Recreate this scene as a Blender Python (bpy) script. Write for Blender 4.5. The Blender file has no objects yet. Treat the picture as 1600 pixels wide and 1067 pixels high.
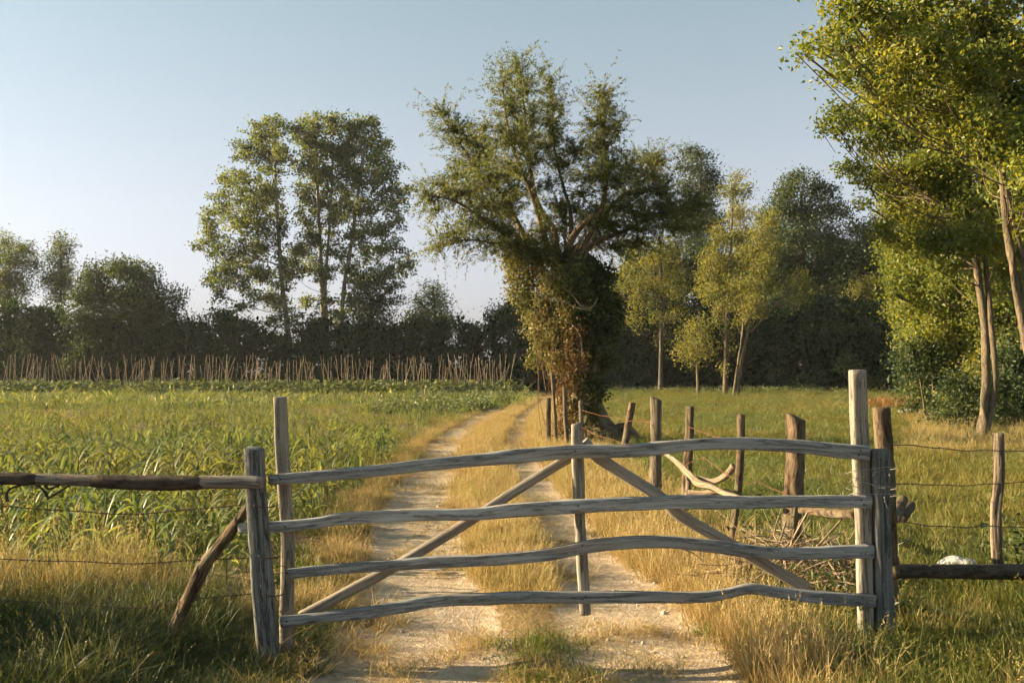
import bpy, math, random
import numpy as np
from mathutils import Vector, Matrix
# ------------------------------------------------------------------ camera, sky, sun, exposure
SC = bpy.context.scene
COL = SC.collection
CAM_H = 1.65
F = 1555.6                      # focal length in photo pixels (35 mm on a 36 mm wide frame)
PITCH = math.radians(1.73)
cam_d = bpy.data.cameras.new('camera'); cam_d.lens = 35; cam_d.sensor_width = 36
cam_d.clip_end = 6000
cam = bpy.data.objects.new('camera', cam_d); COL.objects.link(cam)
cam.location = (0, 0, CAM_H); cam.rotation_euler = (math.radians(90) + PITCH, 0, 0)
SC.camera = cam

SUN_EL = math.radians(15.5)
SUN_AZ = math.radians(7.0)     # behind the gate plane, sun low on the left
SUN_DIR = Vector((-math.cos(SUN_AZ) * math.cos(SUN_EL), math.sin(SUN_AZ) * math.cos(SUN_EL), math.sin(SUN_EL)))
world = bpy.data.worlds.new('World'); SC.world = world; world.use_nodes = True
wt = world.node_tree; wn = wt.nodes; wl = wt.links
wn.clear()
sky = wn.new('ShaderNodeTexSky'); sky.sky_type = 'NISHITA'; sky.sun_disc = False
sky.sun_elevation = SUN_EL; sky.sun_rotation = math.atan2(SUN_DIR.x, SUN_DIR.y)
sky.air_density = 1.0; sky.dust_density = 0.8; sky.ozone_density = 5.5; sky.altitude = 50
hs = wn.new('ShaderNodeHueSaturation'); hs.inputs['Saturation'].default_value = 0.34
mul = wn.new('ShaderNodeMix'); mul.data_type = 'RGBA'; mul.blend_type = 'MULTIPLY'
mul.inputs[0].default_value = 1.0
wtc = wn.new('ShaderNodeTexCoord'); wsep = wn.new('ShaderNodeSeparateXYZ'); wmr = wn.new('ShaderNodeMapRange')
wmr.inputs['From Min'].default_value = 0.02; wmr.inputs['From Max'].default_value = 0.42
wtint = wn.new('ShaderNodeMix'); wtint.data_type = 'RGBA'      # hazy pinkish air low down, clearer teal higher up
wtint.inputs[6].default_value = (1.10, 0.95, 0.93, 1); wtint.inputs[7].default_value = (0.80, 1.01, 0.95, 1)
wl.new(wtc.outputs['Generated'], wsep.inputs[0]); wl.new(wsep.outputs['Z'], wmr.inputs['Value'])
wl.new(wmr.outputs[0], wtint.inputs[0]); wl.new(wtint.outputs[2], mul.inputs[7])
bg = wn.new('ShaderNodeBackground'); bg.inputs['Strength'].default_value = 0.05
wo = wn.new('ShaderNodeOutputWorld')
wl.new(sky.outputs[0], hs.inputs['Color']); wl.new(hs.outputs[0], mul.inputs[6])
wl.new(mul.outputs[2], bg.inputs['Color']); wl.new(bg.outputs[0], wo.inputs['Surface'])
sun_d = bpy.data.lights.new('sun', 'SUN'); sun_d.energy = 5.0; sun_d.angle = math.radians(0.6)
sun_d.color = (1.0, 0.775, 0.48)
sun = bpy.data.objects.new('sun', sun_d); COL.objects.link(sun)
sun.rotation_euler = (-SUN_DIR).to_track_quat('-Z', 'Y').to_euler(); sun.location = (-40, 10, 30)
SC.view_settings.view_transform = 'Standard'; SC.view_settings.look = 'None'
SC.view_settings.gamma = 1.0; SC.view_settings.use_curve_mapping = False
SC.view_settings.exposure = 2.05
SC.cycles.use_denoising = True; SC.cycles.use_adaptive_sampling = True; SC.cycles.adaptive_threshold = 0.03; SC.cycles.adaptive_min_samples = 16
SC.cycles.max_bounces = 5; SC.cycles.diffuse_bounces = 3; SC.cycles.transmission_bounces = 4
SC.cycles.transparent_max_bounces = 4; SC.cycles.volume_bounces = 0

rng = np.random.default_rng(7)
random.seed(7)

# ------------------------------------------------------------------ helpers
def P(px, py, d):
    """World point seen at photo pixel (px, py) whose distance along +Y is d."""
    dx = (px - 800) / F; dy = (533.5 - py) / F
    y = math.cos(PITCH) - dy * math.sin(PITCH); z = math.sin(PITCH) + dy * math.cos(PITCH)
    return np.array([dx * d / y, d, CAM_H + z * d / y])

def G(px, py):
    """Ground point (z = 0) seen at photo pixel."""
    dx = (px - 800) / F; dy = (533.5 - py) / F
    y = math.cos(PITCH) - dy * math.sin(PITCH); z = math.sin(PITCH) + dy * math.cos(PITCH)
    t = -CAM_H / z
    return np.array([dx * t, y * t, 0.0])

def _hash(ix, iy, iz):
    n = (ix * 374761393 + iy * 668265263 + iz * 2147483647 + 1013904223) & 0xffffffff
    n = ((n ^ (n >> 13)) * 1274126177) & 0xffffffff
    n = ((n ^ (n >> 16)) * 2246822519) & 0xffffffff
    return ((n ^ (n >> 15)) & 0xffffff) / float(0xffffff)

def vnoise(p, seed=0):
    """value noise in [-1,1], p: N x 3"""
    p = np.asarray(p, float) + seed * 17.13
    i = np.floor(p).astype(np.int64); f = p - i; f = f * f * (3 - 2 * f)
    r = 0
    for a in (0, 1):
        wa = f[:, 0] if a else 1 - f[:, 0]
        for b in (0, 1):
            wb = f[:, 1] if b else 1 - f[:, 1]
            for c in (0, 1):
                wc = f[:, 2] if c else 1 - f[:, 2]
                r = r + wa * wb * wc * _hash(i[:, 0] + a, i[:, 1] + b, i[:, 2] + c)
    return r * 2 - 1

def fnoise(p, seed=0, oct=3):
    p = np.asarray(p, float); r = 0; a = 1.0; t = 0
    for o in range(oct):
        r = r + a * vnoise(p * (2 ** o), seed + o * 5); t += a; a *= 0.5
    return r / t

def noise2(x, y, s, seed=0, oct=3):
    x = np.asarray(x, float); y = np.asarray(y, float)
    q = np.stack([x.ravel() / s, y.ravel() / s, np.zeros(x.size) + seed * 3.7], 1)
    return fnoise(q, seed, oct).reshape(x.shape)

def mesh_np(name, V, faces, attrs=None, smooth=False, mats=()):
    """V: N x 3; faces: M x k int array (k = 3 or 4) or a list of such arrays."""
    me = bpy.data.meshes.new(name)
    if isinstance(faces, np.ndarray): faces = [faces]
    faces = [f for f in faces if len(f)]
    V = np.ascontiguousarray(V, dtype=np.float32)
    me.vertices.add(len(V)); me.vertices.foreach_set('co', V.ravel())
    nl = sum(f.size for f in faces); npoly = sum(len(f) for f in faces)
    me.loops.add(nl); me.polygons.add(npoly)
    li = np.concatenate([f.ravel() for f in faces]).astype(np.int32)
    tot = np.concatenate([np.full(len(f), f.shape[1]) for f in faces])
    st = np.concatenate([[0], np.cumsum(tot)[:-1]]).astype(np.int32)
    me.loops.foreach_set('vertex_index', li)
    me.polygons.foreach_set('loop_start', st)
    me.polygons.foreach_set('use_smooth', np.full(npoly, bool(smooth)))
    for m in mats: me.materials.append(m)
    me.update(calc_edges=True); me.validate()
    for k, (typ, dat) in (attrs or {}).items():
        a = me.attributes.new(k, typ, 'POINT')
        key = {'FLOAT': 'value', 'FLOAT_VECTOR': 'vector', 'INT': 'value', 'FLOAT_COLOR': 'color'}[typ]
        a.data.foreach_set(key, np.ascontiguousarray(dat, dtype=np.int32 if typ == 'INT' else np.float32).ravel())
    return me

def obj(name, me, parent=None, loc=None):
    o = bpy.data.objects.new(name, me); COL.objects.link(o)
    if parent is not None:
        o.parent = parent
        if parent.type == 'EMPTY' or True:
            o.matrix_parent_inverse = Matrix.Translation(parent_world(parent)).inverted()
    if loc is not None: o.location = loc
    return o

def parent_world(p):
    v = Vector(p.location)
    return v if p.parent is None else v   # parents below the top level sit at their own origin

def tag(o, label=None, cat=None, group=None, kind=None):
    if label: o['label'] = label
    if cat: o['category'] = cat
    if group: o['group'] = group
    if kind: o['kind'] = kind
    return o

def thing(name, label, cat, loc, group=None):
    o = bpy.data.objects.new(name, None); COL.objects.link(o)
    o.empty_display_size = 0.2
    o.location = Vector([float(c) for c in loc])
    return tag(o, label, cat, group)

def smooth_path(pts, n):
    """Catmull-Rom through pts (k x c) resampled to n rows"""
    pts = np.asarray(pts, float)
    if len(pts) == 2: 
        t = np.linspace(0, 1, n)[:, None]; return pts[0] * (1 - t) + pts[1] * t
    q = np.vstack([2 * pts[0] - pts[1], pts, 2 * pts[-1] - pts[-2]])
    d = np.concatenate([[0], np.cumsum(np.linalg.norm(np.diff(pts[:, :3], axis=0), axis=1) + 1e-9)])
    s = np.linspace(0, d[-1], n); k = np.clip(np.searchsorted(d, s, side='right') - 1, 0, len(pts) - 2)
    u = ((s - d[k]) / (d[k + 1] - d[k]))[:, None]
    p0, p1, p2, p3 = q[k], q[k + 1], q[k + 2], q[k + 3]
    return 0.5 * ((2 * p1) + (-p0 + p2) * u + (2 * p0 - 5 * p1 + 4 * p2 - p3) * u * u + (-p0 + 3 * p1 - 3 * p2 + p3) * u ** 3)

def sweep(path, a, b, k=12, expo=2.0, up=(0, 0, 1), noise=0.0, nscale=6.0, seed=0, cap=True, twist=0.0, tilt0=0.0, tilt1=0.0):
    """Sweep a superellipse of half-sizes a (side) and b (up) along path. Returns V, quads, wuv.
    wuv = (metres along, side offset, up offset) for seamless grain."""
    path = np.asarray(path, float); n = len(path)
    a = np.broadcast_to(np.asarray(a, float), (n,)).copy(); b = np.broadcast_to(np.asarray(b, float), (n,)).copy()
    T = np.gradient(path, axis=0); T /= np.linalg.norm(T, axis=1)[:, None] + 1e-12
    up = np.asarray(up, float)
    side = np.cross(T, up); bad = np.linalg.norm(side, axis=1) < 0.15
    if bad.any(): side[bad] = np.cross(T[bad], np.array([0, 1.0, 0.0]))
    side /= np.linalg.norm(side, axis=1)[:, None]; U = np.cross(side, T)
    th = np.linspace(0, 2 * np.pi, k, endpoint=False) + np.pi / k
    c = np.sign(np.cos(th)) * np.abs(np.cos(th)) ** (2 / expo); s = np.sign(np.sin(th)) * np.abs(np.sin(th)) ** (2 / expo)
    L = np.concatenate([[0], np.cumsum(np.linalg.norm(np.diff(path, axis=0), axis=1))])
    oa = a[:, None] * c[None]; ob = b[:, None] * s[None]
    if noise > 0:
        q = np.stack([np.repeat(L, k) * nscale * 0.35, (np.tile(c, n)) * 1.6 + seed, (np.tile(s, n)) * 1.6], 1)
        nz = fnoise(q, seed, 3).reshape(n, k); q2 = q * np.array([3.0, 3.2, 3.2])
        nz = nz + 0.45 * fnoise(q2, seed + 3, 2).reshape(n, k)
        oa = oa + c[None] * nz * noise; ob = ob + s[None] * nz * noise
    if twist:
        an = (L / max(L[-1], 1e-6) * twist)[:, None]; oa, ob = oa * np.cos(an) - ob * np.sin(an), oa * np.sin(an) + ob * np.cos(an)
    sl = np.zeros((n, k))
    if tilt0: sl[0] += oa[0] * tilt0
    if tilt1: sl[-1] += oa[-1] * tilt1 + ob[-1] * tilt1 * 0.4
    V = path[:, None, :] + side[:, None, :] * oa[..., None] + U[:, None, :] * ob[..., None] + T[:, None, :] * sl[..., None]
    W = np.stack([np.repeat(L, k).reshape(n, k) + seed * 3.3, oa, ob], -1)
    V = V.reshape(-1, 3); W = W.reshape(-1, 3)
    i = np.arange(n - 1)[:, None] * k; j = np.arange(k)[None]; j2 = (j + 1) % k
    Q = np.stack([i + j, i + j2, i + k + j2, i + k + j], -1).reshape(-1, 4)
    if cap:
        base = len(V); e0 = V[:k].mean(0); e1 = V[-k:].mean(0)
        # inset ring then centre, so ends are slightly domed and keep an edge
        r0 = e0 + (V[:k] - e0) * 0.82 - T[0] * 0.006 * (a[0] / 0.05); r1 = e1 + (V[-k:] - e1) * 0.82 + T[-1] * 0.006 * (a[-1] / 0.05)
        w0 = W[:k] * np.array([1, .82, .82]); w1 = W[-k:] * np.array([1, .82, .82])
        V = np.vstack([V, r0, r1, [r0.mean(0)], [r1.mean(0)]])
        W = np.vstack([W, w0, w1, [[W[0, 0], 0, 0]], [[W[-1 - 0, 0], 0, 0]]])
        jj = np.arange(k); jn = (jj + 1) % k; last = (n - 1) * k; c0 = base + 2 * k; c1 = c0 + 1
        Q0 = np.stack([jn, jj, base + jj, base + jn], -1)
        Q1 = np.stack([last + jj, last + jn, base + k + jn, base + k + jj], -1)
        F0 = np.stack([base + jn, base + jj, np.full(k, c0)], -1)
        F1 = np.stack([base + k + jj, base + k + jn, np.full(k, c1)], -1)
        return V, [np.vstack([Q, Q0, Q1]), np.vstack([F0, F1])], W
    return V, [Q, np.zeros((0, 3), int)], W

class MB:
    """collects swept pieces into one mesh"""
    def __init__(s): s.V = []; s.Q = []; s.T = []; s.W = []; s.n = 0
    def add(s, r):
        V, f, W = r
        s.V.append(V); s.Q.append(f[0] + s.n); s.T.append(f[1] + s.n); s.W.append(W); s.n += len(V)
        return s
    def mesh(s, name, mat, smooth=True):
        V = np.vstack(s.V)
        return mesh_np(name, V, [np.vstack(s.Q), np.vstack(s.T)], {'wuv': ('FLOAT_VECTOR', np.vstack(s.W))}, smooth, [mat])

def swept(name, mat, parent, *args, **kw):
    return obj(name, MB().add(sweep(*args, **kw)).mesh(name, mat, kw.get('expo', 2) < 3.5 or True), parent)

# ------------------------------------------------------------------ materials
class NT:
    def __init__(s, name):
        s.m = bpy.data.materials.new(name); s.m.use_nodes = True
        s.t = s.m.node_tree; s.t.nodes.clear(); s.out = s.t.nodes.new('ShaderNodeOutputMaterial')
    def n(s, typ, **kw):
        nd = s.t.nodes.new('ShaderNode' + typ)
        for k, v in kw.items(): setattr(nd, k, v)
        return nd
    def l(s, a, b): s.t.links.new(a, b)
    def ramp(s, src, stops, interp='LINEAR'):
        r = s.n('ValToRGB'); r.color_ramp.interpolation = interp
        e = r.color_ramp.elements
        while len(e) < len(stops): e.new(0.5)
        for i, (p, c) in enumerate(stops):
            e[i].position = p; e[i].color = (*c, 1) if len(c) == 3 else c
        s.l(src, r.inputs[0]); return r.outputs[0]
    def noise(s, vec, scale, detail=4, rough=0.55, dist=0.0):
        nd = s.n('TexNoise'); nd.inputs['Scale'].default_value = scale; nd.inputs['Detail'].default_value = detail
        nd.inputs['Roughness'].default_value = rough; nd.inputs['Distortion'].default_value = dist
        if vec is not None: s.l(vec, nd.inputs['Vector'])
        return nd.outputs[0]
    def mapping(s, vec, scale):
        m = s.n('Mapping'); m.inputs['Scale'].default_value = scale; s.l(vec, m.inputs[0]); return m.outputs[0]
    def attr(s, name):
        a = s.n('Attribute'); a.attribute_name = name; return a
    def mix(s, fac, a, b, blend='MIX'):
        m = s.n('Mix', data_type='RGBA', blend_type=blend)
        for i, v in ((0, fac), (6, a), (7, b)):
            if isinstance(v, (int, float)): m.inputs[i].default_value = v
            elif isinstance(v, (tuple, list)): m.inputs[i].default_value = (*v, 1) if len(v) == 3 else v
            else: s.l(v, m.inputs[i])
        return m.outputs[2]
    def math(s, op, a, b=None, clamp=False):
        m = s.n('Math', operation=op, use_clamp=clamp)
        for i, v in ((0, a), (1, b)):
            if v is None: continue
            if isinstance(v, (int, float)): m.inputs[i].default_value = v
            else: s.l(v, m.inputs[i])
        return m.outputs[0]
    def bsdf(s, col, rough=0.8, spec=0.2, normal=None):
        b = s.n('BsdfPrincipled')
        if isinstance(col, (tuple, list)): b.inputs['Base Color'].default_value = (*col, 1)
        else: s.l(col, b.inputs['Base Color'])
        if isinstance(rough, (int, float)): b.inputs['Roughness'].default_value = rough
        else: s.l(rough, b.inputs['Roughness'])
        b.inputs['Specular IOR Level'].default_value = spec
        if normal is not None: s.l(normal, b.inputs['Normal'])
        return b
    def bump(s, h, strength, dist):
        b = s.n('Bump'); b.inputs['Strength'].default_value = strength; b.inputs['Distance'].default_value = dist
        s.l(h, b.inputs['Height']); return b.outputs[0]
    def done(s, sh): s.l(sh, s.out.inputs['Surface']); return s.m

def leaf_mat(name, stops, trans=0.4, tcol=(1.25, 1.15, 0.45), rough=0.5, patch=None):
    """stops: list of (pos, rgb) picked by the per-leaf value v"""
    t = NT(name)
    v = t.attr('v').outputs['Fac']
    c = t.ramp(v, stops)
    if patch:
        gp = t.n('NewGeometry').outputs['Position']
        c = t.mix(t.ramp(t.noise(gp, patch[0], 3), [(0.42, (0, 0, 0)), (0.62, (1, 1, 1))]), c, t.mix(1.0, c, patch[1], 'MULTIPLY'))
    b = t.bsdf(c, rough, 0.25 if trans > .3 else 0.08)
    tr = t.n('BsdfTranslucent'); t.l(t.mix(1.0, c, tcol, 'MULTIPLY'), tr.inputs['Color'])
    mx = t.n('MixShader'); mx.inputs[0].default_value = trans
    t.l(b.outputs[0], mx.inputs[1]); t.l(tr.outputs[0], mx.inputs[2])
    return t.done(mx.outputs[0])

def wood_mat(name, light, dark, stain, lich=0.25, crack=0.5, bump=0.5, tan=None):
    t = NT(name); w = t.attr('wuv').outputs['Vector']
    oi = t.n('ObjectInfo').outputs['Random']
    g1 = t.noise(t.mapping(w, (2.2, 42, 42)), 1.0, 5, 0.65, 0.3)
    g2 = t.noise(t.mapping(w, (5, 150, 150)), 1.0, 3, 0.6)
    big = t.noise(t.mapping(w, (4.0, 14, 14)), 1.0, 5, 0.7)
    ck = t.noise(t.mapping(w, (1.1, 24, 24)), 1.0, 6, 0.7, 0.6)
    col = t.mix(t.ramp(g1, [(0.3, (0, 0, 0)), (0.68, (1, 1, 1))]), dark, light)
    col = t.mix(t.math('MULTIPLY', t.ramp(g2, [(0.45, (0, 0, 0)), (0.7, (1, 1, 1))]), 0.35), col, t.mix(1.0, col, (0.45, 0.43, 0.42), 'MULTIPLY'))
    col = t.mix(t.math('MULTIPLY', t.ramp(big, [(0.48, (0, 0, 0)), (0.66, (1, 1, 1))]), 0.6), col, stain)
    if tan: col = t.mix(t.math('MULTIPLY', t.ramp(t.noise(t.mapping(w, (1.6, 14, 14)), 1.0, 3), [(0.52, (0, 0, 0)), (0.68, (1, 1, 1))]), 0.7), col, tan)
    li = t.noise(w, 55, 3, 0.7)
    col = t.mix(t.math('MULTIPLY', t.ramp(li, [(0.60, (0, 0, 0)), (0.68, (1, 1, 1))]), lich), col, (0.42, 0.44, 0.38))
    cm = t.ramp(ck, [(0.475, (0, 0, 0)), (0.50, (1, 1, 1)), (0.525, (0, 0, 0))])
    col = t.mix(t.math('MULTIPLY', cm, crack), col, (0.025, 0.022, 0.02))
    vo = t.n('TexVoronoi'); vo.inputs['Scale'].default_value = 1.0; vo.inputs['Randomness'].default_value = 1.0; t.l(t.mapping(w, (3.2, 13, 13)), vo.inputs['Vector'])
    kn = t.ramp(vo.outputs['Distance'], [(0.05, (1, 1, 1)), (0.16, (0, 0, 0))])
    col = t.mix(t.math('MULTIPLY', kn, 0.75), col, tuple(c * 0.35 for c in dark))
    h = t.math('SUBTRACT', t.math('ADD', t.math('MULTIPLY', g1, 0.6), t.math('MULTIPLY', g2, 0.4)), t.math('MULTIPLY', cm, 0.9))
    # a small brightness shift from piece to piece
    vv = t.math('ADD', t.math('MULTIPLY', oi, 0.3), 0.85)
    hsv = t.n('HueSaturation'); t.l(col, hsv.inputs['Color']); t.l(vv, hsv.inputs['Value'])
    return t.done(t.bsdf(hsv.outputs[0], 0.85, 0.15, t.bump(h, bump, 0.006)).outputs[0])

def bark_mat(name, light, dark, scale=1.0, moss=None, bump=0.9, dist=0.02):
    t = NT(name); w = t.attr('wuv').outputs['Vector']
    g = t.noise(t.mapping(w, (6 * scale, 22 * scale, 22 * scale)), 1.0, 6, 0.7, 0.5)
    f = t.noise(t.mapping(w, (20 * scale, 40 * scale, 40 * scale)), 1.0, 4, 0.65)
    col = t.mix(t.ramp(g, [(0.35, (0, 0, 0)), (0.62, (1, 1, 1))]), dark, light)
    col = t.mix(t.math('MULTIPLY', f, 0.55), col, t.mix(1.0, col, (0.4, 0.4, 0.42), 'MULTIPLY'))
    if moss:
        col = t.mix(t.math('MULTIPLY', t.ramp(t.noise(t.mapping(w, (2 * scale, 6 * scale, 6 * scale)), 1.0, 4), [(0.5, (0, 0, 0)), (0.65, (1, 1, 1))]), 0.7), col, moss)
    h = t.math('ADD', g, t.math('MULTIPLY', f, 0.3))
    return t.done(t.bsdf(col, 0.9, 0.1, t.bump(h, bump, dist)).outputs[0])

def plain_mat(name, col, rough=0.8, spec=0.2, metal=0.0, var=0.3, scale=30):
    t = NT(name); p = t.n('TexCoord').outputs['Object']
    nz = t.noise(p, scale, 4)
    c = t.mix(nz, tuple(x * (1 - var) for x in col), tuple(min(1, x * (1 + var)) for x in col))
    b = t.bsdf(c, rough, spec, t.bump(nz, 0.3, 0.004)); b.inputs['Metallic'].default_value = metal
    return t.done(b.outputs[0])

M = {}
M['rail'] = wood_mat('weathered_grey_rail', (0.38, 0.39, 0.385), (0.165, 0.17, 0.168), (0.24, 0.262, 0.25), 0.35, 0.7, 0.6, tan=(0.29, 0.255, 0.21))
M['stile'] = wood_mat('weathered_pale_stile', (0.36, 0.32, 0.26), (0.17, 0.15, 0.12), (0.22, 0.20, 0.165), 0.3, 0.75, 0.7)
M['post'] = wood_mat('weathered_shade_darkened_post', (0.19, 0.195, 0.185), (0.07, 0.072, 0.068), (0.11, 0.125, 0.115), 0.25, 0.9, 0.9)  # weathered grey; darker tone puts the left post's shade into the colour
M['brace'] = wood_mat('smooth_brown_brace', (0.34, 0.30, 0.245), (0.17, 0.145, 0.115), (0.23, 0.205, 0.175), 0.2, 0.4, 0.5)
M['barkpost'] = bark_mat('barked_post', (0.21, 0.15, 0.092), (0.028, 0.02, 0.014), 1.0, (0.16, 0.15, 0.10), 1.0, 0.03)
M['oldpost'] = wood_mat('old_round_post', (0.25, 0.20, 0.14), (0.05, 0.038, 0.028), (0.12, 0.09, 0.062), 0.3, 0.9, 1.0)
M['darkbark'] = bark_mat('dark_log_bark', (0.12, 0.095, 0.07), (0.028, 0.022, 0.017), 1.2, None, 1.0, 0.015)
M['barelog'] = wood_mat('peeled_log', (0.33, 0.30, 0.26), (0.17, 0.15, 0.125), (0.26, 0.2, 0.15), 0.3, 0.7, 0.8, tan=(0.30, 0.19, 0.11))
M['branch'] = wood_mat('dead_branch', (0.32, 0.25, 0.17), (0.15, 0.11, 0.07), (0.22, 0.165, 0.11), 0.2, 0.4, 0.7)
M['poplar_bark'] = bark_mat('poplar_bark', (0.32, 0.29, 0.23), (0.15, 0.13, 0.10), 0.25)
M['willow_bark'] = bark_mat('willow_bark', (0.22, 0.17, 0.11), (0.07, 0.052, 0.035), 0.35, (0.06, 0.07, 0.03), 1.0, 0.06)
M['limb_bark'] = bark_mat('willow_limb_bark', (0.23, 0.165, 0.095), (0.10, 0.07, 0.042), 0.6)
M['tree_bark'] = bark_mat('tree_bark', (0.22, 0.175, 0.115), (0.055, 0.042, 0.028), 0.8, (0.10, 0.095, 0.06), 1.0, 0.03)
M['dark_bark'] = bark_mat('shaded_tree_bark', (0.13, 0.11, 0.085), (0.05, 0.042, 0.034), 0.4)  # plain darker bark of hedge stems and several trees
M['wire'] = plain_mat('rusty_fence_wire', (0.10, 0.06, 0.04), 0.65, 0.3, 0.4)
M['rustwire'] = plain_mat('orange_rusty_wire', (0.14, 0.06, 0.03), 0.8, 0.2, 0.1)
M['newwire'] = plain_mat('galvanised_wire', (0.24, 0.235, 0.22), 0.5, 0.4, 0.6)
M['nail'] = plain_mat('nail_head', (0.04, 0.035, 0.03), 0.6, 0.4, 0.6)
M['pole'] = bark_mat('bean_pole_bark', (0.42, 0.335, 0.225), (0.22, 0.165, 0.105), 1.0, None, 0.4, 0.004)
M['stone'] = plain_mat('pale_pebble', (0.42, 0.36, 0.28), 0.9, 0.1, 0, .35, 40)
M['sack'] = plain_mat('white_plastic_sack', (0.50, 0.495, 0.49), 0.5, 0.3, 0, 0.22, 14)
M['vine'] = bark_mat('dry_vine', (0.26, 0.16, 0.085), (0.13, 0.075, 0.04), 2.0, None, 0.4, 0.004)

# foliage: sRGB-linear reflectances
M['lf_poplar'] = leaf_mat('poplar_leaf', [(0, (0.04, 0.06, 0.026)), (0.5, (0.115, 0.145, 0.055)), (1, (0.23, 0.24, 0.10))], 0.5, (1.3, 1.25, 0.5))
M['lf_willow'] = leaf_mat('willow_leaf', [(0, (0.045, 0.065, 0.03)), (0.5, (0.115, 0.145, 0.06)), (1, (0.23, 0.24, 0.105))], 0.5, (1.3, 1.15, 0.5))
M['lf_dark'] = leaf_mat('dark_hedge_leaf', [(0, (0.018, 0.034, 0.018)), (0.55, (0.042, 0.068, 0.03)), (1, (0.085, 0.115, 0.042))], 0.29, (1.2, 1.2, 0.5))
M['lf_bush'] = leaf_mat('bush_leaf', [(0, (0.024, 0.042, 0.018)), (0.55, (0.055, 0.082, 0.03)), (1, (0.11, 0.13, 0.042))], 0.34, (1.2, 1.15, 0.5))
M['lf_gold'] = leaf_mat('yellow_green_leaf', [(0, (0.08, 0.10, 0.026)), (0.5, (0.19, 0.205, 0.055)), (1, (0.33, 0.30, 0.085))], 0.5, (1.3, 1.15, 0.4))
M['lf_right'] = leaf_mat('golden_green_leaf', [(0, (0.065, 0.10, 0.024)), (0.5, (0.155, 0.195, 0.045)), (1, (0.30, 0.30, 0.08))], 0.52, (1.35, 1.15, 0.35), 0.42)
M['lf_brown'] = leaf_mat('dry_creeper_leaf', [(0, (0.10, 0.06, 0.025)), (0.5, (0.20, 0.13, 0.05)), (1, (0.27, 0.21, 0.08))], 0.35, (1.2, 1.0, 0.5))
M['lf_creeper'] = leaf_mat('olive_creeper_leaf', [(0, (0.07, 0.085, 0.028)), (0.5, (0.17, 0.175, 0.058)), (1, (0.32, 0.28, 0.105))], 0.38, (1.2, 1.05, 0.5))
M['lf_ivy'] = leaf_mat('ivy_leaf', [(0, (0.022, 0.036, 0.016)), (0.5, (0.055, 0.074, 0.028)), (1, (0.12, 0.13, 0.05))], 0.29, (1.2, 1.1, 0.5), 0.35)
M['maize'] = leaf_mat('maize_leaf', [(0, (0.08, 0.10, 0.04)), (0.55, (0.185, 0.20, 0.08)), (1, (0.40, 0.36, 0.19))], 0.46, (1.25, 1.15, 0.45), 0.4, (0.35, (0.75, 0.95, 0.95)))
M['bean'] = leaf_mat('bean_plant_leaf', [(0, (0.06, 0.09, 0.04)), (0.6, (0.13, 0.16, 0.07)), (1, (0.24, 0.26, 0.14))], 0.3, (1.2, 1.1, 0.5), 0.4)
M['grass_dry'] = leaf_mat('dry_grass_blade', [(0, (0.22, 0.15, 0.06)), (0.5, (0.40, 0.295, 0.125)), (1, (0.56, 0.44, 0.22))], 0.35, (1.1, 1.0, 0.75), 0.6, (0.5, (0.85, 0.92, 0.75)))
M['grass_green'] = leaf_mat('green_grass_blade', [(0, (0.05, 0.085, 0.022)), (0.6, (0.115, 0.15, 0.038)), (1, (0.26, 0.235, 0.08))], 0.4, (1.2, 1.1, 0.5), 0.5, (0.45, (1.12, 1.02, 0.85)))
M['grass_meadow'] = leaf_mat('meadow_grass_blade', [(0, (0.07, 0.105, 0.034)), (0.6, (0.14, 0.175, 0.056)), (1, (0.28, 0.265, 0.105))], 0.45, (1.2, 1.1, 0.5), 0.5, (0.22, (1.45, 1.09, 0.9)))
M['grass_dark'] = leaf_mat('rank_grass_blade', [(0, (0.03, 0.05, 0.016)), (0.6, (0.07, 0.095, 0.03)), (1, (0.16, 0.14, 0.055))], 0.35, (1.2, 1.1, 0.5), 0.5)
M['rustweed'] = leaf_mat('rust_weed', [(0, (0.12, 0.05, 0.02)), (0.5, (0.24, 0.11, 0.035)), (1, (0.30, 0.17, 0.06))], 0.35, (1.1, 1.0, 0.6))

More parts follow.
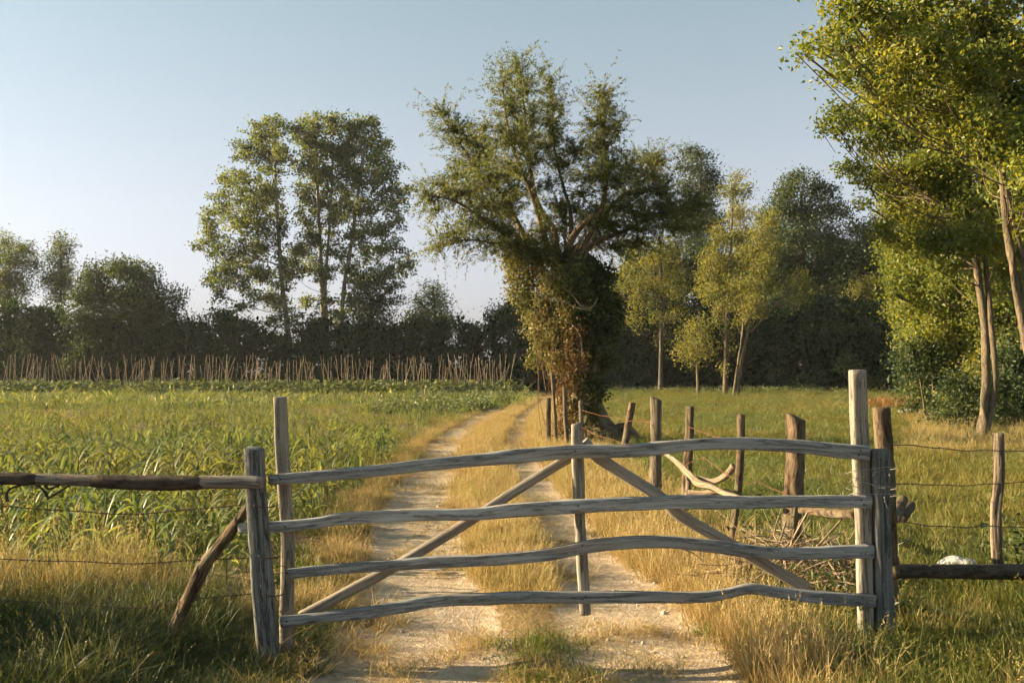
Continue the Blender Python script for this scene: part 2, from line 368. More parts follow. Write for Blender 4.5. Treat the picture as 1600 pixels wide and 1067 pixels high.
def ground_mat():
    t = NT('ground_earth')
    a = t.attr('zone'); sep = t.n('SeparateColor'); t.l(a.outputs['Color'], sep.inputs[0])
    p = t.n('NewGeometry').outputs['Position']
    n1 = t.noise(p, 1.6, 5, 0.6); n2 = t.noise(p, 14, 5, 0.65); n3 = t.noise(p, 70, 3, 0.6)
    straw = t.noise(t.mapping(p, (60, 16, 60)), 1.0, 3, 0.6, 1.5)
    # pale trodden dirt
    d = t.mix(n1, (0.42, 0.335, 0.245), (0.555, 0.46, 0.345))
    d = t.mix(t.ramp(n2, [(0.38, (0, 0, 0)), (0.62, (1, 1, 1))]), t.mix(1.0, d, (0.70, 0.66, 0.60), 'MULTIPLY'), d)
    d = t.mix(t.math('MULTIPLY', t.ramp(n3, [(0.58, (0, 0, 0)), (0.66, (1, 1, 1))]), 0.45), d, (0.50, 0.44, 0.36))
    d = t.mix(t.math('MULTIPLY', t.ramp(straw, [(0.52, (0, 0, 0)), (0.64, (1, 1, 1))]), 0.55), d, (0.48, 0.36, 0.18))
    d = t.mix(t.math('MULTIPLY', t.ramp(t.noise(p, 5.0, 5, 0.7), [(0.52, (0, 0, 0)), (0.68, (1, 1, 1))]), 0.5), d, (0.24, 0.175, 0.10))
    # tilled soil
    s = t.mix(n2, (0.12, 0.085, 0.055), (0.21, 0.155, 0.10))
    # turf: earth under grass, straw coloured to dull green
    g = t.mix(t.ramp(n1, [(0.4, (0, 0, 0)), (0.6, (1, 1, 1))]), (0.085, 0.09, 0.03), (0.19, 0.145, 0.065))
    g = t.mix(n3, t.mix(1.0, g, (0.6, 0.6, 0.6), 'MULTIPLY'), g)
    v = t.mix(n2, (0.16, 0.11, 0.055), (0.32, 0.225, 0.10))
    # ragged edges of each zone
    edge = t.math('MULTIPLY', t.math('SUBTRACT', n2, 0.5), 0.9)
    def m(ch): 
        return t.ramp(t.math('ADD', sep.outputs[ch], edge), [(0.35, (0, 0, 0)), (0.65, (1, 1, 1))])
    c = t.mix(m(1), v, s); c = t.mix(m(2), c, g); c = t.mix(m(0), c, d)
    h = t.math('ADD', t.math('MULTIPLY', n2, 0.7), t.math('MULTIPLY', n3, 0.3))
    return t.done(t.bsdf(c, 0.95, 0.05, t.bump(h, 0.8, 0.04)).outputs[0])
M['ground'] = ground_mat()

# ------------------------------------------------------------------ the ground, its zones and relief
YK = np.array([0, 6.1, 9.5, 14.3, 23, 36, 50, 66, 82, 130.])
XL = np.array([-0.52, -0.55, -0.92, -1.28, -1.55, -1.15, -0.1, 1.2, 1.9, 2.0])
XR = np.array([0.95, 0.82, 0.62, 0.36, 0.02, 0.38, 1.3, 2.5, 3.2, 3.3])
def xl(y): return np.interp(y, YK, XL)
def xr(y): return np.interp(y, YK, XR)
def track_zones(x, y):
    """0..1 rut mask, before noise"""
    wl_ = np.interp(y, [4, 7, 10, 20, 40], [0.62, 0.52, 0.44, 0.40, 0.36]); wr_ = np.interp(y, [4, 7, 10, 20, 40], [0.52, 0.44, 0.33, 0.28, 0.22])
    w = noise2(x, y, 1.1, 3) * 0.12
    rl = 1 - np.clip((np.abs(x - xl(y) - w) - wl_ + 0.12) / 0.24, 0, 1)
    rr = 1 - np.clip((np.abs(x - xr(y) - w) - wr_ + 0.10) / 0.22, 0, 1)
    return np.maximum(rl, rr)
def field_edge(y): return np.interp(y, [6, 8.5, 14, 23, 30, 45, 60, 80], [-2.0, -1.95, -2.0, -2.2, -1.95, -1.0, 0.1, 1.0])
def fence_x(y): return np.interp(y, [5.9, 8.5, 10, 13, 17, 23, 40, 80], [3.3, 2.4, 2.05, 1.85, 1.85, 1.7, 3.0, 5.0])
def relief(x, y):
    z = noise2(x, y, 0.5, 11) * 0.014 + noise2(x, y, 2.4, 12) * 0.02
    z = z - track_zones(x, y) * 0.035
    fld = 1 / (1 + np.exp(-(field_edge(y) - x) * 6)) * np.clip((y - 7.6) / 0.6, 0, 1)
    z = z + fld * (noise2(x, y, 0.25, 14, 2) * 0.03 + 0.01 * np.sin(x * 9 + y * 1.2))
    return z * np.clip((y - 1) / 2, 0, 1)

ys = np.concatenate([np.linspace(2.5, 5, 10), 5 * (100 / 5) ** np.linspace(0.008, 1, 250)])
u = np.linspace(-1, 1, 241); xs = np.sinh(u * 4.2) / np.sinh(4.2) * 75
X, Y = np.meshgrid(xs, ys); Z = relief(X, Y)
rut = track_zones(X, Y) * np.clip((72 - Y) / 14, 0, 1)
fld = np.clip((field_edge(Y) - X) / 0.35 + 0.5, 0, 1) * np.clip((Y - 7.8) / 0.8, 0, 1)
mead = np.clip((X - fence_x(Y)) / 0.5 + 0.4, 0, 1)
mead = np.maximum(mead, np.clip((7.4 - Y) / 0.8, 0, 1) * np.clip((-1.15 - X) / 0.3, 0, 1))
mead = np.maximum(mead, np.clip((Y - 66) / 6, 0, 1) * np.clip((X - 2) / 1, 0, 1))
zone = np.stack([rut, fld, mead, np.ones_like(rut)], -1).reshape(-1, 4)
GV = np.stack([X, Y, Z], -1).reshape(-1, 3)
ny, nx = X.shape
ii = np.arange(ny - 1)[:, None] * nx + np.arange(nx - 1)[None]
quads = np.stack([ii, ii + 1, ii + nx + 1, ii + nx], -1).reshape(-1, 4)
cx = X[:-1, :-1].ravel(); cy = Y[:-1, :-1].ravel()
in_track = (cx > xl(cy) - 0.62) & (cx < xr(cy) + 0.5)
in_field = (~in_track) & (cx < field_edge(cy)) & (cy > 7.8)
in_mead = (~in_track) & (~in_field) & (cx > fence_x(cy))
in_verge = ~(in_track | in_field | in_mead)
def sheet(name, sel, label):
    q = quads[sel]; ids, inv = np.unique(q, return_inverse=True)
    me = mesh_np(name, GV[ids], inv.reshape(-1, 4), {'zone': ('FLOAT_COLOR', zone[ids])}, True, [M['ground']])
    return tag(obj(name, me), label, 'ground', kind='structure')
tag(sheet('dirt_track', in_track, 'pale two-rut dirt track running from the gate towards the hedge'), cat='track')
tag(sheet('field', in_field, 'brown tilled soil of the maize field left of the track'), cat='field')
tag(sheet('meadow', in_mead, 'grassy meadow right of the old fence posts'), cat='meadow')
tag(sheet('verge', in_verge, 'dry grassy verge strips along both sides of the track'), cat='verge')
gv = np.array([[-3000, -3000, -0.09], [3000, -3000, -0.09], [3000, 3000, -0.09], [-3000, 3000, -0.09]], float)
tag(obj('ground', mesh_np('ground', gv, np.array([[0, 1, 2, 3]]), {'zone': ('FLOAT_COLOR', np.tile([0, 0.2, 1, 1.], (4, 1)))}, False, [M['ground']])),
    'wide flat ground under and beyond the fields', 'ground', kind='structure')

def gz(x, y): return float(relief(np.array([float(x)]), np.array([float(y)]))[0])
# ------------------------------------------------------------------ trees and hedges
def leaf_cloud(C, L, v, aspect=0.62, upb=0.5, dirs=None, droop=0.12):
    n = len(C); nrm = rng.normal(size=(n, 3)); nrm[:, 2] += upb * 1.5
    nrm /= np.linalg.norm(nrm, axis=1)[:, None]
    a = rng.normal(size=(n, 3)) if dirs is None else dirs + rng.normal(size=(n, 3)) * 0.35
    a -= nrm * (a * nrm).sum(1)[:, None]; a /= np.linalg.norm(a, axis=1)[:, None] + 1e-9
    b = np.cross(nrm, a); L = L[:, None]; w = L * aspect * 0.5
    V = np.stack([C - a * L * 0.5, C + b * w + nrm * L * 0.10 - a * L * 0.06, C + a * L * 0.5 - nrm * L * droop, C - b * w + nrm * L * 0.10 - a * L * 0.06], 1).reshape(-1, 3)
    Q = np.arange(n * 4).reshape(-1, 4)
    return V, Q, np.repeat(np.clip(v, 0, 1), 4)

def leaf_mesh(name, C, L, v, mat, **kw):
    V, Q, vv = leaf_cloud(C, L, v, **kw)
    return mesh_np(name, V, Q, {'v': ('FLOAT', vv)}, False, [mat])

def clumps_world(clumps, depth, spread=0.6, sat=0.6, grow=1.0):
    """photo-pixel ellipses -> ellipsoids standing in the world round the tree's own distance"""
    out = []
    for c in clumps:
        px, py, rx, ry = c[:4]; rx *= grow; ry *= grow
        d = depth + (c[4] if len(c) > 4 else rng.uniform(-1, 1) * spread)
        p = P(px, py, d); s = d / F
        out.append((p, np.array([rx * s, (rx + ry) * 0.5 * s, ry * s])))
        for _ in range(2):      # small side sprays break up the outline
            if rng.random() < sat:
                a = rng.uniform(0, 6.283); k = rng.uniform(0.25, 0.5); q = P(px + math.cos(a) * rx * 1.15, py + math.sin(a) * ry * 1.15, d + rng.uniform(-.5, .5) * rx * s)
                out.append((q, np.array([rx * s, (rx + ry) * 0.5 * s, ry * s]) * k))
    return out

def spray_points(cl, L, cover, spray, outward=0.45, aspect=0.62, flat=0.7, vshift=0.12, per=16):
    Cs, vs, sp = [], [], []
    for p, r in cl:
        nl = int(cover * math.pi * r[0] * r[2] / (0.5 * L * L * aspect)) + 6
        ns = max(5, int(nl / per))
        d = rng.normal(size=(ns, 3)); d /= np.linalg.norm(d, axis=1)[:, None]
        rad = rng.random(ns) ** outward * rng.uniform(0.6, 1.32, ns)
        s = p + d * rad[:, None] * r
        k = rng.integers(0, ns, nl)
        g = rng.normal(size=(nl, 3)) * spray * np.array([1, 1, flat])
        Cs.append(s[k] + g); off = rng.normal() * vshift
        vs.append(0.5 + off + 0.2 * rng.normal(size=nl) + (rng.normal(size=ns) * vshift)[k]); sp.append((p, s))
    return np.vstack(Cs), np.concatenate(vs), sp

def tree(name, label, cat, depth, trunks, clumps, mat, bark, leaf=0.13, cover=2.4, spray=0.45, spread=1.5, base=None,
         group=None, aspect=0.62, twig_r=0.02, limbs=True, upb=0.5, leafvar=0.25, flat=0.7, grow=1.0, sat=0.6, per=16):
    """trunks: list of ([(px,py)...], r_px_bottom, r_px_top)"""
    cl = clumps_world(clumps, depth, spread, sat, grow)
    tb = [smooth_path([P(x, y, depth + (0.0 if i == 0 else 0.06 * math.sin(3.1 * i + x))) for i, (x, y) in enumerate(t[0])], 22) for t in trunks]
    for t in tb:
        if t[0, 2] < 0.9: t[0, 2] = min(t[0, 2], -0.05)
    root = thing(name, label, cat, (tb[0][0][0], depth, 0) if tb else (cl[0][0][0], depth, 0), group)
    s = depth / F
    for t, (pts, r0, r1) in zip(tb, trunks):
        rr = np.linspace(1, 0, 22) ** 0.8 * (r0 - r1) * s + r1 * s
        rr[:3] *= np.array([1.35, 1.15, 1.05])
        swept('trunk', bark, root, t, rr, rr, k=9, noise=0.12 * r0 * s, nscale=3, seed=len(pts) + int(r0 * 7))
    C, v, sp = spray_points(cl, leaf, cover, spray, aspect=aspect, flat=flat, per=per)
    if limbs and tb:
        tw = MB(); allt = np.vstack(tb)
        for p, ss in sp:
            lim = allt[allt[:, 2] < p[2] - 0.25 * abs(p[2] - allt[:, 2].min()) * 0.6]
            if len(lim) == 0: lim = allt[:1]
            dd = np.linalg.norm((lim - p) * np.array([1, 1, 0.55]), axis=1); q = lim[np.argmin(dd)]
            mid = q * 0.5 + p * 0.5 + np.array([0, 0, -0.10 * np.linalg.norm(p - q)]) + rng.normal(size=3) * 0.05 * np.linalg.norm(p - q)
            pa = smooth_path([q, mid, p], 9); r = twig_r * (1.0 + 0.2 * np.linalg.norm(p - q))
            if rng.random() < .7: tw.add(sweep(pa, np.linspace(r, r * 0.35, 9), np.linspace(r, r * 0.35, 9), k=5, cap=False))
            for e in ss[rng.permutation(len(ss))[:7]]:
                m2 = p * 0.5 + e * 0.5 + rng.normal(size=3) * 0.08 * np.linalg.norm(p - e)
                pb = smooth_path([pa[6], m2, e], 5)
                tw.add(sweep(pb, np.linspace(r * 0.4, r * 0.12, 5), np.linspace(r * 0.4, r * 0.12, 5), k=3, cap=False))
        tag(obj('branches', tw.mesh('branches', bark), root), kind='stuff')
    L = leaf * rng.uniform(1 - leafvar, 1 + leafvar, len(C))
    tag(obj('crown', leaf_mesh('crown', C, L, v, mat, aspect=aspect, upb=upb), root), kind='stuff')
    return root

# --- the three tall poplars behind the bean poles
POP_A = [(432,198,24,22),(405,213,26,20),(385,243,26,22),(420,250,28,30),(360,282,22,24),(395,298,32,32),(425,305,22,34),(345,315,18,20),(375,345,30,26),(412,352,24,26),(325,370,19,22),(348,390,26,20),(388,392,22,20),(352,428,24,18),(378,442,24,15),(335,440,18,12),(322,345,10,14),(400,462,18,12),(425,470,20,16),(345,462,16,9),(412,425,18,18),(395,425,16,14),(365,412,22,14),(440,450,12,16),(440,230,12,18),(440,410,13,20),(438,350,13,24),(408,385,18,20),(430,505,18,13),(462,500,16,16),(380,480,16,9)]
tree('poplar_tree', 'tall poplar with leaning pale trunk and ragged crown, leftmost of the three poplars', 'tree', 84,
     [([(457, 612), (450, 520), (440, 440), (435, 360), (430, 280), (430, 200)], 4.6, 1.2)], POP_A, M['lf_poplar'], M['poplar_bark'],
     leaf=0.235, cover=2.7, spray=0.25, spread=2.6, twig_r=0.018, per=26, grow=1.13, sat=.35)
POP_B = [(490,196,24,18),(516,190,18,14),(474,215,18,22),(505,230,30,28),(480,258,25,26),(510,275,30,30),(480,298,22,22),(503,318,32,26),(522,345,22,22),(477,340,16,20),(470,388,22,20),(487,415,18,20),(460,428,15,18),(503,430,16,16),(480,474,18,10),(457,410,11,14),(462,202,9,12),(488,372,18,18),(520,390,14,16),(490,505,18,12),(515,470,14,14),(525,500,16,14)]
tree('poplar_tree', 'tall poplar with straight twin trunk, middle one of the three poplars', 'tree', 86,
     [([(506, 612), (505, 520), (503, 440), (499, 360), (496, 290), (494, 210)], 4.4, 1.2), ([(512, 612), (511, 520), (508, 450), (513, 380), (518, 300), (520, 230)], 3.6, 1.0)], POP_B, M['lf_poplar'], M['poplar_bark'],
     leaf=0.235, cover=2.7, spray=0.25, spread=2.6, twig_r=0.018, per=26, grow=1.13, sat=.35)
POP_C = [(553,195,22,18),(586,194,13,13),(578,216,26,22),(602,230,13,15),(550,235,25,26),(590,258,28,26),(560,283,32,30),(611,274,18,20),(600,308,30,24),(565,328,30,26),(630,308,11,17),(620,340,18,16),(590,360,28,20),(555,368,26,18),(612,388,24,16),(577,398,25,16),(626,420,22,12),(600,430,24,12),(546,408,18,18),(641,408,11,10),(560,440,16,13),(541,255,14,30),(538,315,13,24),(575,440,22,14),(548,470,18,16),(565,495,22,16),(615,450,18,9)]
tree('poplar_tree', 'tall dense poplar with dark right side, rightmost of the three poplars', 'tree', 85,
     [([(527, 612), (532, 520), (538, 445), (549, 380), (560, 300), (570, 220)], 4.4, 1.2)], POP_C, M['lf_poplar'], M['poplar_bark'],
     leaf=0.235, cover=2.7, spray=0.25, spread=2.6, twig_r=0.018, per=26, grow=1.13, sat=.35)
# --- smaller trees of the left background
tree('hedge_tree', 'small yellowish tree in the hedge at the foot of the right poplar', 'tree', 83,
     [([(578, 605), (580, 530), (582, 460)], 3.5, 1)], [(585,436,22,20),(572,462,26,20),(598,470,22,22),(580,500,32,26),(600,520,30,24),(560,520,26,24)], M['lf_bush'], M['dark_bark'], leaf=0.2, cover=2.6, spray=0.4, spread=1.5)
tree('hedge_tree', 'slight airy tree rising from the hedge between poplars and ivy-clad willow', 'tree', 85,
     [([(680, 605), (680, 530), (678, 450)], 3, 0.8)], [(678,455,16,14),(685,472,22,16),(664,488,24,18),(692,494,22,18),(648,500,14,14),(708,508,13,10),(676,512,34,14),(655,472,10,10)], M['lf_poplar'], M['dark_bark'], leaf=0.18, cover=2.6, spray=0.4, spread=1.5)
tree('distant_tree', 'tall hazy tree cut by the left edge of the picture', 'tree', 98,
     [([(12, 610), (14, 500), (14, 390)], 4, 1)], [(6,378,18,16),(38,392,18,16),(14,408,24,20),(44,415,13,14),(18,438,28,22),(-8,440,20,30),(10,470,30,24),(40,455,10,10),(-30,410,26,34)], M['lf_poplar'], M['dark_bark'], leaf=0.2, cover=3.4, spray=0.45, spread=2)
tree('distant_tree', 'slim upright distant tree left of the big rounded bush', 'tree', 98,
     [([(95, 610), (95, 500), (95, 385)], 3.5, 1)], [(94,380,12,12),(98,396,18,14),(94,416,20,16),(88,438,20,16),(72,440,10,10),(100,440,18,14),(92,462,22,14)], M['lf_poplar'], M['dark_bark'], leaf=0.2, cover=3.4, spray=0.42, spread=1.6)
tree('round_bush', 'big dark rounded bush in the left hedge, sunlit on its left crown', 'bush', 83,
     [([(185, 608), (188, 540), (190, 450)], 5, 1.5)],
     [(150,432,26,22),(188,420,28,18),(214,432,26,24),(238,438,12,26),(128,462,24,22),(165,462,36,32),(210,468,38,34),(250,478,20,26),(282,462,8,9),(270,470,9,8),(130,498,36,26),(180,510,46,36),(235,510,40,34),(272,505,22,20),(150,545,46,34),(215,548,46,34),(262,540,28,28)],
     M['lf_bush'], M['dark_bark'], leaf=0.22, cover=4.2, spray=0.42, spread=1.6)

# --- hedgerows: many leaf clumps from ground to an uneven top line
def hedge(name, label, top, depth, base_y, mat, leaf=0.22, cover=2.3, step=26, seed=1, thick=1.3):
    xs_ = np.array([t[0] for t in top], float); ty = np.array([t[1] for t in top], float)
    cl = []
    x = xs_[0]
    while x < xs_[-1]:
        y0 = np.interp(x, xs_, ty) + rng.uniform(-18, 13); dep = np.interp(x, [xs_[0], xs_[-1]], depth)
        by = base_y
        y = y0 + 14; row = 0
        while y < by + 4:
            rx = rng.uniform(17, 27); ry = rng.uniform(14, 22)
            d = dep + rng.uniform(-thick, thick) - min(row, 2) * 0.25
            s = d / F; p = P(x + rng.uniform(-9, 9), y, d)
            if p[2] > 0.15: cl.append((p, np.array([rx * s, 1.1, ry * s])))
            y += ry * 1.15; row += 1
        x += step * rng.uniform(0.8, 1.15)
    root = thing(name, label, 'hedge', (cl[len(cl) // 2][0][0], float(np.mean(depth)), 0))
    C, v, sp = spray_points(cl, leaf, cover, 0.36, vshift=0.14, per=18)
    C[:, 2] = np.maximum(C[:, 2], 0.05)
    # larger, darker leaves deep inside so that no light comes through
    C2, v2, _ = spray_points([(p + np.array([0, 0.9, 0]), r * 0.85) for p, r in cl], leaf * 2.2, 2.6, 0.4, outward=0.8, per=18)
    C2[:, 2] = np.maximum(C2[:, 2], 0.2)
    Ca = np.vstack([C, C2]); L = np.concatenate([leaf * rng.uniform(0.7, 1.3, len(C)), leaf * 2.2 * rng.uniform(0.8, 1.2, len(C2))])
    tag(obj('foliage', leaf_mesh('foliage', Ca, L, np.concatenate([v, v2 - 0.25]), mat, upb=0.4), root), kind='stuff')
    st = MB()
    for p, r in cl:
        if rng.random() < 0.5 and p[2] < 3.0:
            b = np.array([p[0] + rng.uniform(-.4, .4), p[1] - rng.uniform(0, .6), -0.05]); t_ = p + rng.normal(size=3) * 0.3
            pa = smooth_path([b, (b + t_) / 2 + rng.normal(size=3) * 0.15, t_], 6)
            st.add(sweep(pa, np.linspace(0.05, 0.02, 6), np.linspace(0.05, 0.02, 6), k=5, cap=False))
    tag(obj('stems', st.mesh('stems', M['dark_bark']), root), kind='stuff')
    return root
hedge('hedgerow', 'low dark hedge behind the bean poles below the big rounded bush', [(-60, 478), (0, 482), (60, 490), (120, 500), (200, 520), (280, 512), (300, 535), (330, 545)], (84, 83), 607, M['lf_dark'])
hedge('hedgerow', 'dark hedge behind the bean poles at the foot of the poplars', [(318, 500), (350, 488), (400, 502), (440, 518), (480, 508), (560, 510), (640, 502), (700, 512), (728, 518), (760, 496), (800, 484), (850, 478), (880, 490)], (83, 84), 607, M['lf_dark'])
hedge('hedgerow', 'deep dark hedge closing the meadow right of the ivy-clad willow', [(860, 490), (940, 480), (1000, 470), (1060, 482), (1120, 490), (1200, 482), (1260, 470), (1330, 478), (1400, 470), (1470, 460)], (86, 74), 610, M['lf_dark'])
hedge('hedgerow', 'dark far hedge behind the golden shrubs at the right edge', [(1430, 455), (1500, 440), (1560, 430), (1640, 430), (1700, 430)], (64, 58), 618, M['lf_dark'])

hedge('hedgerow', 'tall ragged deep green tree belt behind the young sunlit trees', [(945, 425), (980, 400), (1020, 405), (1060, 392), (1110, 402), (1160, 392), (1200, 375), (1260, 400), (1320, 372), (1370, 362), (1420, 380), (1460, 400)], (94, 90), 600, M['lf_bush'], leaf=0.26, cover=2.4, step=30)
# --- right background trees
tree('distant_tree', 'tall hazy tree top behind the right arm of the willow', 'tree', 102,
     [([(1090, 610), (1092, 450), (1094, 250)], 4, 1.2)],
     [(1078,238,14,12),(1100,246,16,12),(1086,262,22,16),(1112,272,14,16),(1074,290,18,20),(1104,298,18,22),(1090,326,32,20),(1122,292,7,12),(1068,350,36,20),(1112,350,26,22),(1090,385,44,24),(1080,425,44,26)], M['lf_bush'], M['dark_bark'], leaf=0.24, cover=3.4, spray=0.45, spread=2)
tree('slender_tree', 'slender tree with one thin dark trunk right beside the willow', 'tree', 76,
     [([(1032, 612), (1033, 520), (1033, 440), (1030, 370)], 3.6, 1.2)],
     [(1000,385,28,18),(1035,385,26,20),(1015,410,30,20),(1050,415,22,24),(1000,440,22,22),(1030,445,24,24),(1055,455,16,20),(1010,475,20,18),(985,420,14,22),(1020,500,14,10),(1045,492,12,12),(990,500,14,12),(1030,530,8,8),(1060,490,14,14),(1070,440,14,20),(975,450,12,16)], M['lf_gold'], M['dark_bark'], leaf=0.16, cover=2.2, spray=0.4, grow=.85, per=14, spread=1.5)
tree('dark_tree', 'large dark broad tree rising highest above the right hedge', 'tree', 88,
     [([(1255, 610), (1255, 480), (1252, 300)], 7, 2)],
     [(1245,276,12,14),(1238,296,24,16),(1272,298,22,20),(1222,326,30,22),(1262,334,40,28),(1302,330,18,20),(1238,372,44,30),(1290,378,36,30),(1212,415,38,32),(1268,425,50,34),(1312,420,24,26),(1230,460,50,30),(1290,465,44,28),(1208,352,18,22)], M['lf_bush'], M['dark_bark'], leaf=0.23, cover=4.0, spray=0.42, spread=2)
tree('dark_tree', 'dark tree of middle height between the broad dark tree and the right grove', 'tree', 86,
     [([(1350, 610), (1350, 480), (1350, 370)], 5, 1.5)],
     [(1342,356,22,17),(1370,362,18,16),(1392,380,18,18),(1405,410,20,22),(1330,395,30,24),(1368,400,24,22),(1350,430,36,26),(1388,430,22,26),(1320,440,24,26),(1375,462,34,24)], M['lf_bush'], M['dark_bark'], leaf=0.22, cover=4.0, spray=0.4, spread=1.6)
tree('young_tree', 'young sunlit yellow-green tree with one straight thin trunk before the dark hedge', 'tree', 70,
     [([(1133, 613), (1134, 550), (1136, 480), (1141, 400), (1147, 290)], 3.3, .8), ([(1135, 510), (1122, 460), (1110, 410)], 1.5, .5), ([(1136, 480), (1156, 420), (1166, 350)], 1.6, .5), ([(1134, 540), (1126, 520), (1118, 500)], 1.0, .4)],
     [(1150,278,10,14),(1146,300,18,18),(1164,302,10,14),(1150,335,26,22),(1134,372,26,22),(1160,372,26,24),(1112,412,20,20),(1140,412,28,22),(1168,412,22,24),(1122,446,26,20),(1152,448,26,22),(1108,462,16,14),(1135,478,22,14),(1100,432,10,12),(1122,505,9,7),(1138,525,7,6),(1144,548,6,5),(1130,575,5,5),(1095,455,9,8)],
     M['lf_gold'], M['tree_bark'], leaf=0.16, cover=3.0, spray=0.30, spread=1.6, twig_r=0.02, per=16, grow=.86, sat=.8)
tree('young_tree', 'young sunlit tree with two leaning trunks forking from one foot', 'tree', 69,
     [([(1152, 614), (1160, 560), (1168, 520), (1175, 470), (1184, 400), (1195, 330)], 2.9, .8), ([(1147, 614), (1152, 575), (1160, 520), (1163, 470)], 2.4, 0.8), ([(1172, 520), (1200, 490), (1236, 452), (1250, 440)], 1.6, 0.8)],
     [(1198,345,18,22),(1205,378,18,22),(1186,372,18,22),(1190,412,22,24),(1176,446,22,20),(1200,440,16,22),(1166,480,18,16),(1184,478,16,14),(1158,505,9,8),(1250,432,12,10),(1262,450,14,12),(1252,468,14,12),(1240,445,9,8)],
     M['lf_gold'], M['tree_bark'], leaf=0.16, cover=3.0, spray=0.30, spread=1.6, twig_r=0.02, per=16, grow=.86, sat=.8)
tree('young_tree', 'very small sunlit tree with a short trunk and leafy mop head', 'tree', 71,
     [([(1091, 610), (1090, 590), (1088, 555)], 2.8, 1.2)],
     [(1080,514,16,11),(1072,534,15,11),(1100,520,10,14),(1092,538,14,12),(1074,552,14,9),(1100,552,14,9),(1062,545,8,6),(1112,545,8,6),(1084,566,8,5),(1094,500,7,6)], M['lf_gold'], M['tree_bark'], leaf=0.16, cover=2.4, spray=0.42, spread=0.9, twig_r=0.03)
tree('lit_shrub', 'golden sunlit shrub on top of the dark hedge left of the right grove', 'shrub', 84,
     [([(1370, 612), (1370, 560), (1370, 470)], 3, 1.2)],
     [(1342,458,18,15),(1370,446,22,17),(1394,462,20,18),(1360,476,26,16),(1330,472,12,12),(1388,486,24,14)], M['lf_gold'], M['dark_bark'], leaf=0.2, cover=3.6, spray=0.4, spread=1.0)

# --- the grove at the right edge
tree('grove_tree', 'thin dark-trunked tree with golden leaves, leftmost trunk of the right grove', 'tree', 34,
     [([(1503, 652), (1501, 590), (1499, 520), (1497, 450), (1495, 380), (1480, 300)], 5.5, 2)],
     [(1440,420,30,22),(1470,400,34,22),(1415,440,26,20),(1450,460,34,24),(1490,440,28,30),(1425,480,28,18),(1470,500,32,22),(1440,530,22,18),(1480,540,26,22),(1400,410,22,16),(1430,505,18,12)],
     M['lf_right'], M['dark_bark'], leaf=0.125, cover=6, spray=0.26, spread=1.4, twig_r=0.02)
tree('grove_tree', 'pale double-stemmed tree leaning apart from one foot in the right grove', 'tree', 24,
     [([(1532, 690), (1538, 640), (1541, 580), (1538, 500), (1528, 430), (1522, 350), (1516, 270), (1500, 180), (1480, 60)], 7.5, 2.6), ([(1536, 690), (1550, 630), (1556, 590), (1548, 500), (1541, 420), (1534, 340), (1540, 240), (1545, 120)], 5.5, 2), ([(1380, 268), (1420, 290), (1470, 320), (1520, 360)], 1.5, 2.2)],
     [(1318,262,9,6),(1342,264,20,8),(1372,270,26,14),(1345,285,13,6),(1395,290,30,20),(1430,272,40,28),(1480,260,40,34),(1350,318,13,6),(1402,330,26,24),(1446,330,40,30),(1500,325,40,34),(1385,362,18,16),(1420,378,34,20),(1470,378,40,24),(1530,372,34,24),(1310,172,16,8),(1290,196,10,8),(1330,182,24,12),(1312,204,14,6),(1362,192,34,20),(1410,200,46,30),(1465,195,46,36),(1520,250,40,40),(1345,225,16,6),(1378,232,26,12),(1560,320,36,36),(1500,402,26,14),(1556,384,30,22),(1470,415,22,12),(1590,390,28,24),(1440,398,18,10),(1515,430,16,9),(1575,420,20,14)],
     M['lf_right'], M['tree_bark'], leaf=0.095, cover=6.5, spray=0.15, per=20, spread=2.2, twig_r=0.010)
tree('grove_tree', 'thin trunk standing right behind the double-stemmed grove tree', 'tree', 33,
     [([(1566, 655), (1568, 600), (1560, 530), (1550, 470), (1545, 400)], 4.5, 2)],
     [(1540,450,30,24),(1575,440,34,28),(1560,490,34,26),(1600,470,30,34),(1530,500,22,20),(1590,530,30,26),(1555,545,26,20)], M['lf_right'], M['tree_bark'], leaf=0.125, cover=6, spray=0.26, spread=1.5)
tree('grove_tree', 'near thick-trunked tree overhanging the top right corner with big golden leaves', 'tree', 15.5,
     [([(1655, 790), (1640, 690), (1610, 570), (1588, 450), (1572, 350), (1565, 250), (1556, 150), (1540, 20), (1525, -120)], 7.8, 3), ([(1668, 780), (1650, 640), (1610, 460), (1580, 330), (1556, 230), (1540, 130), (1500, 0)], 5.5, 2.4)],
     [(1305,6,20,8),(1345,22,34,18),(1310,44,18,10),(1262,68,12,4),(1252,82,9,3),(1285,62,16,7),(1275,82,16,5),(1320,74,28,16),(1352,90,34,20),(1328,116,26,13),(1298,120,13,7),(1395,50,42,34),(1395,120,44,32),(1440,20,46,30),(1450,80,46,40),(1450,150,46,40),(1500,40,46,44),(1510,120,46,46),(1550,60,46,46),(1570,150,44,46),(1600,80,44,50),(1540,200,44,40),(1595,220,40,44),(1350,140,22,10),(1390,160,30,16),(1500,185,40,28),(1590,300,34,34),(1350,-20,40,20),(1420,-40,50,40),(1500,-50,60,50),(1590,-30,50,50),(1610,340,26,30),(1560,240,34,28),(1575,280,26,18),(1620,250,30,40),(1470,215,30,14),(1425,190,26,12)],
     M['lf_right'], M['tree_bark'], leaf=0.088, cover=7.0, spray=0.14, per=20, spread=1.8, twig_r=0.008)
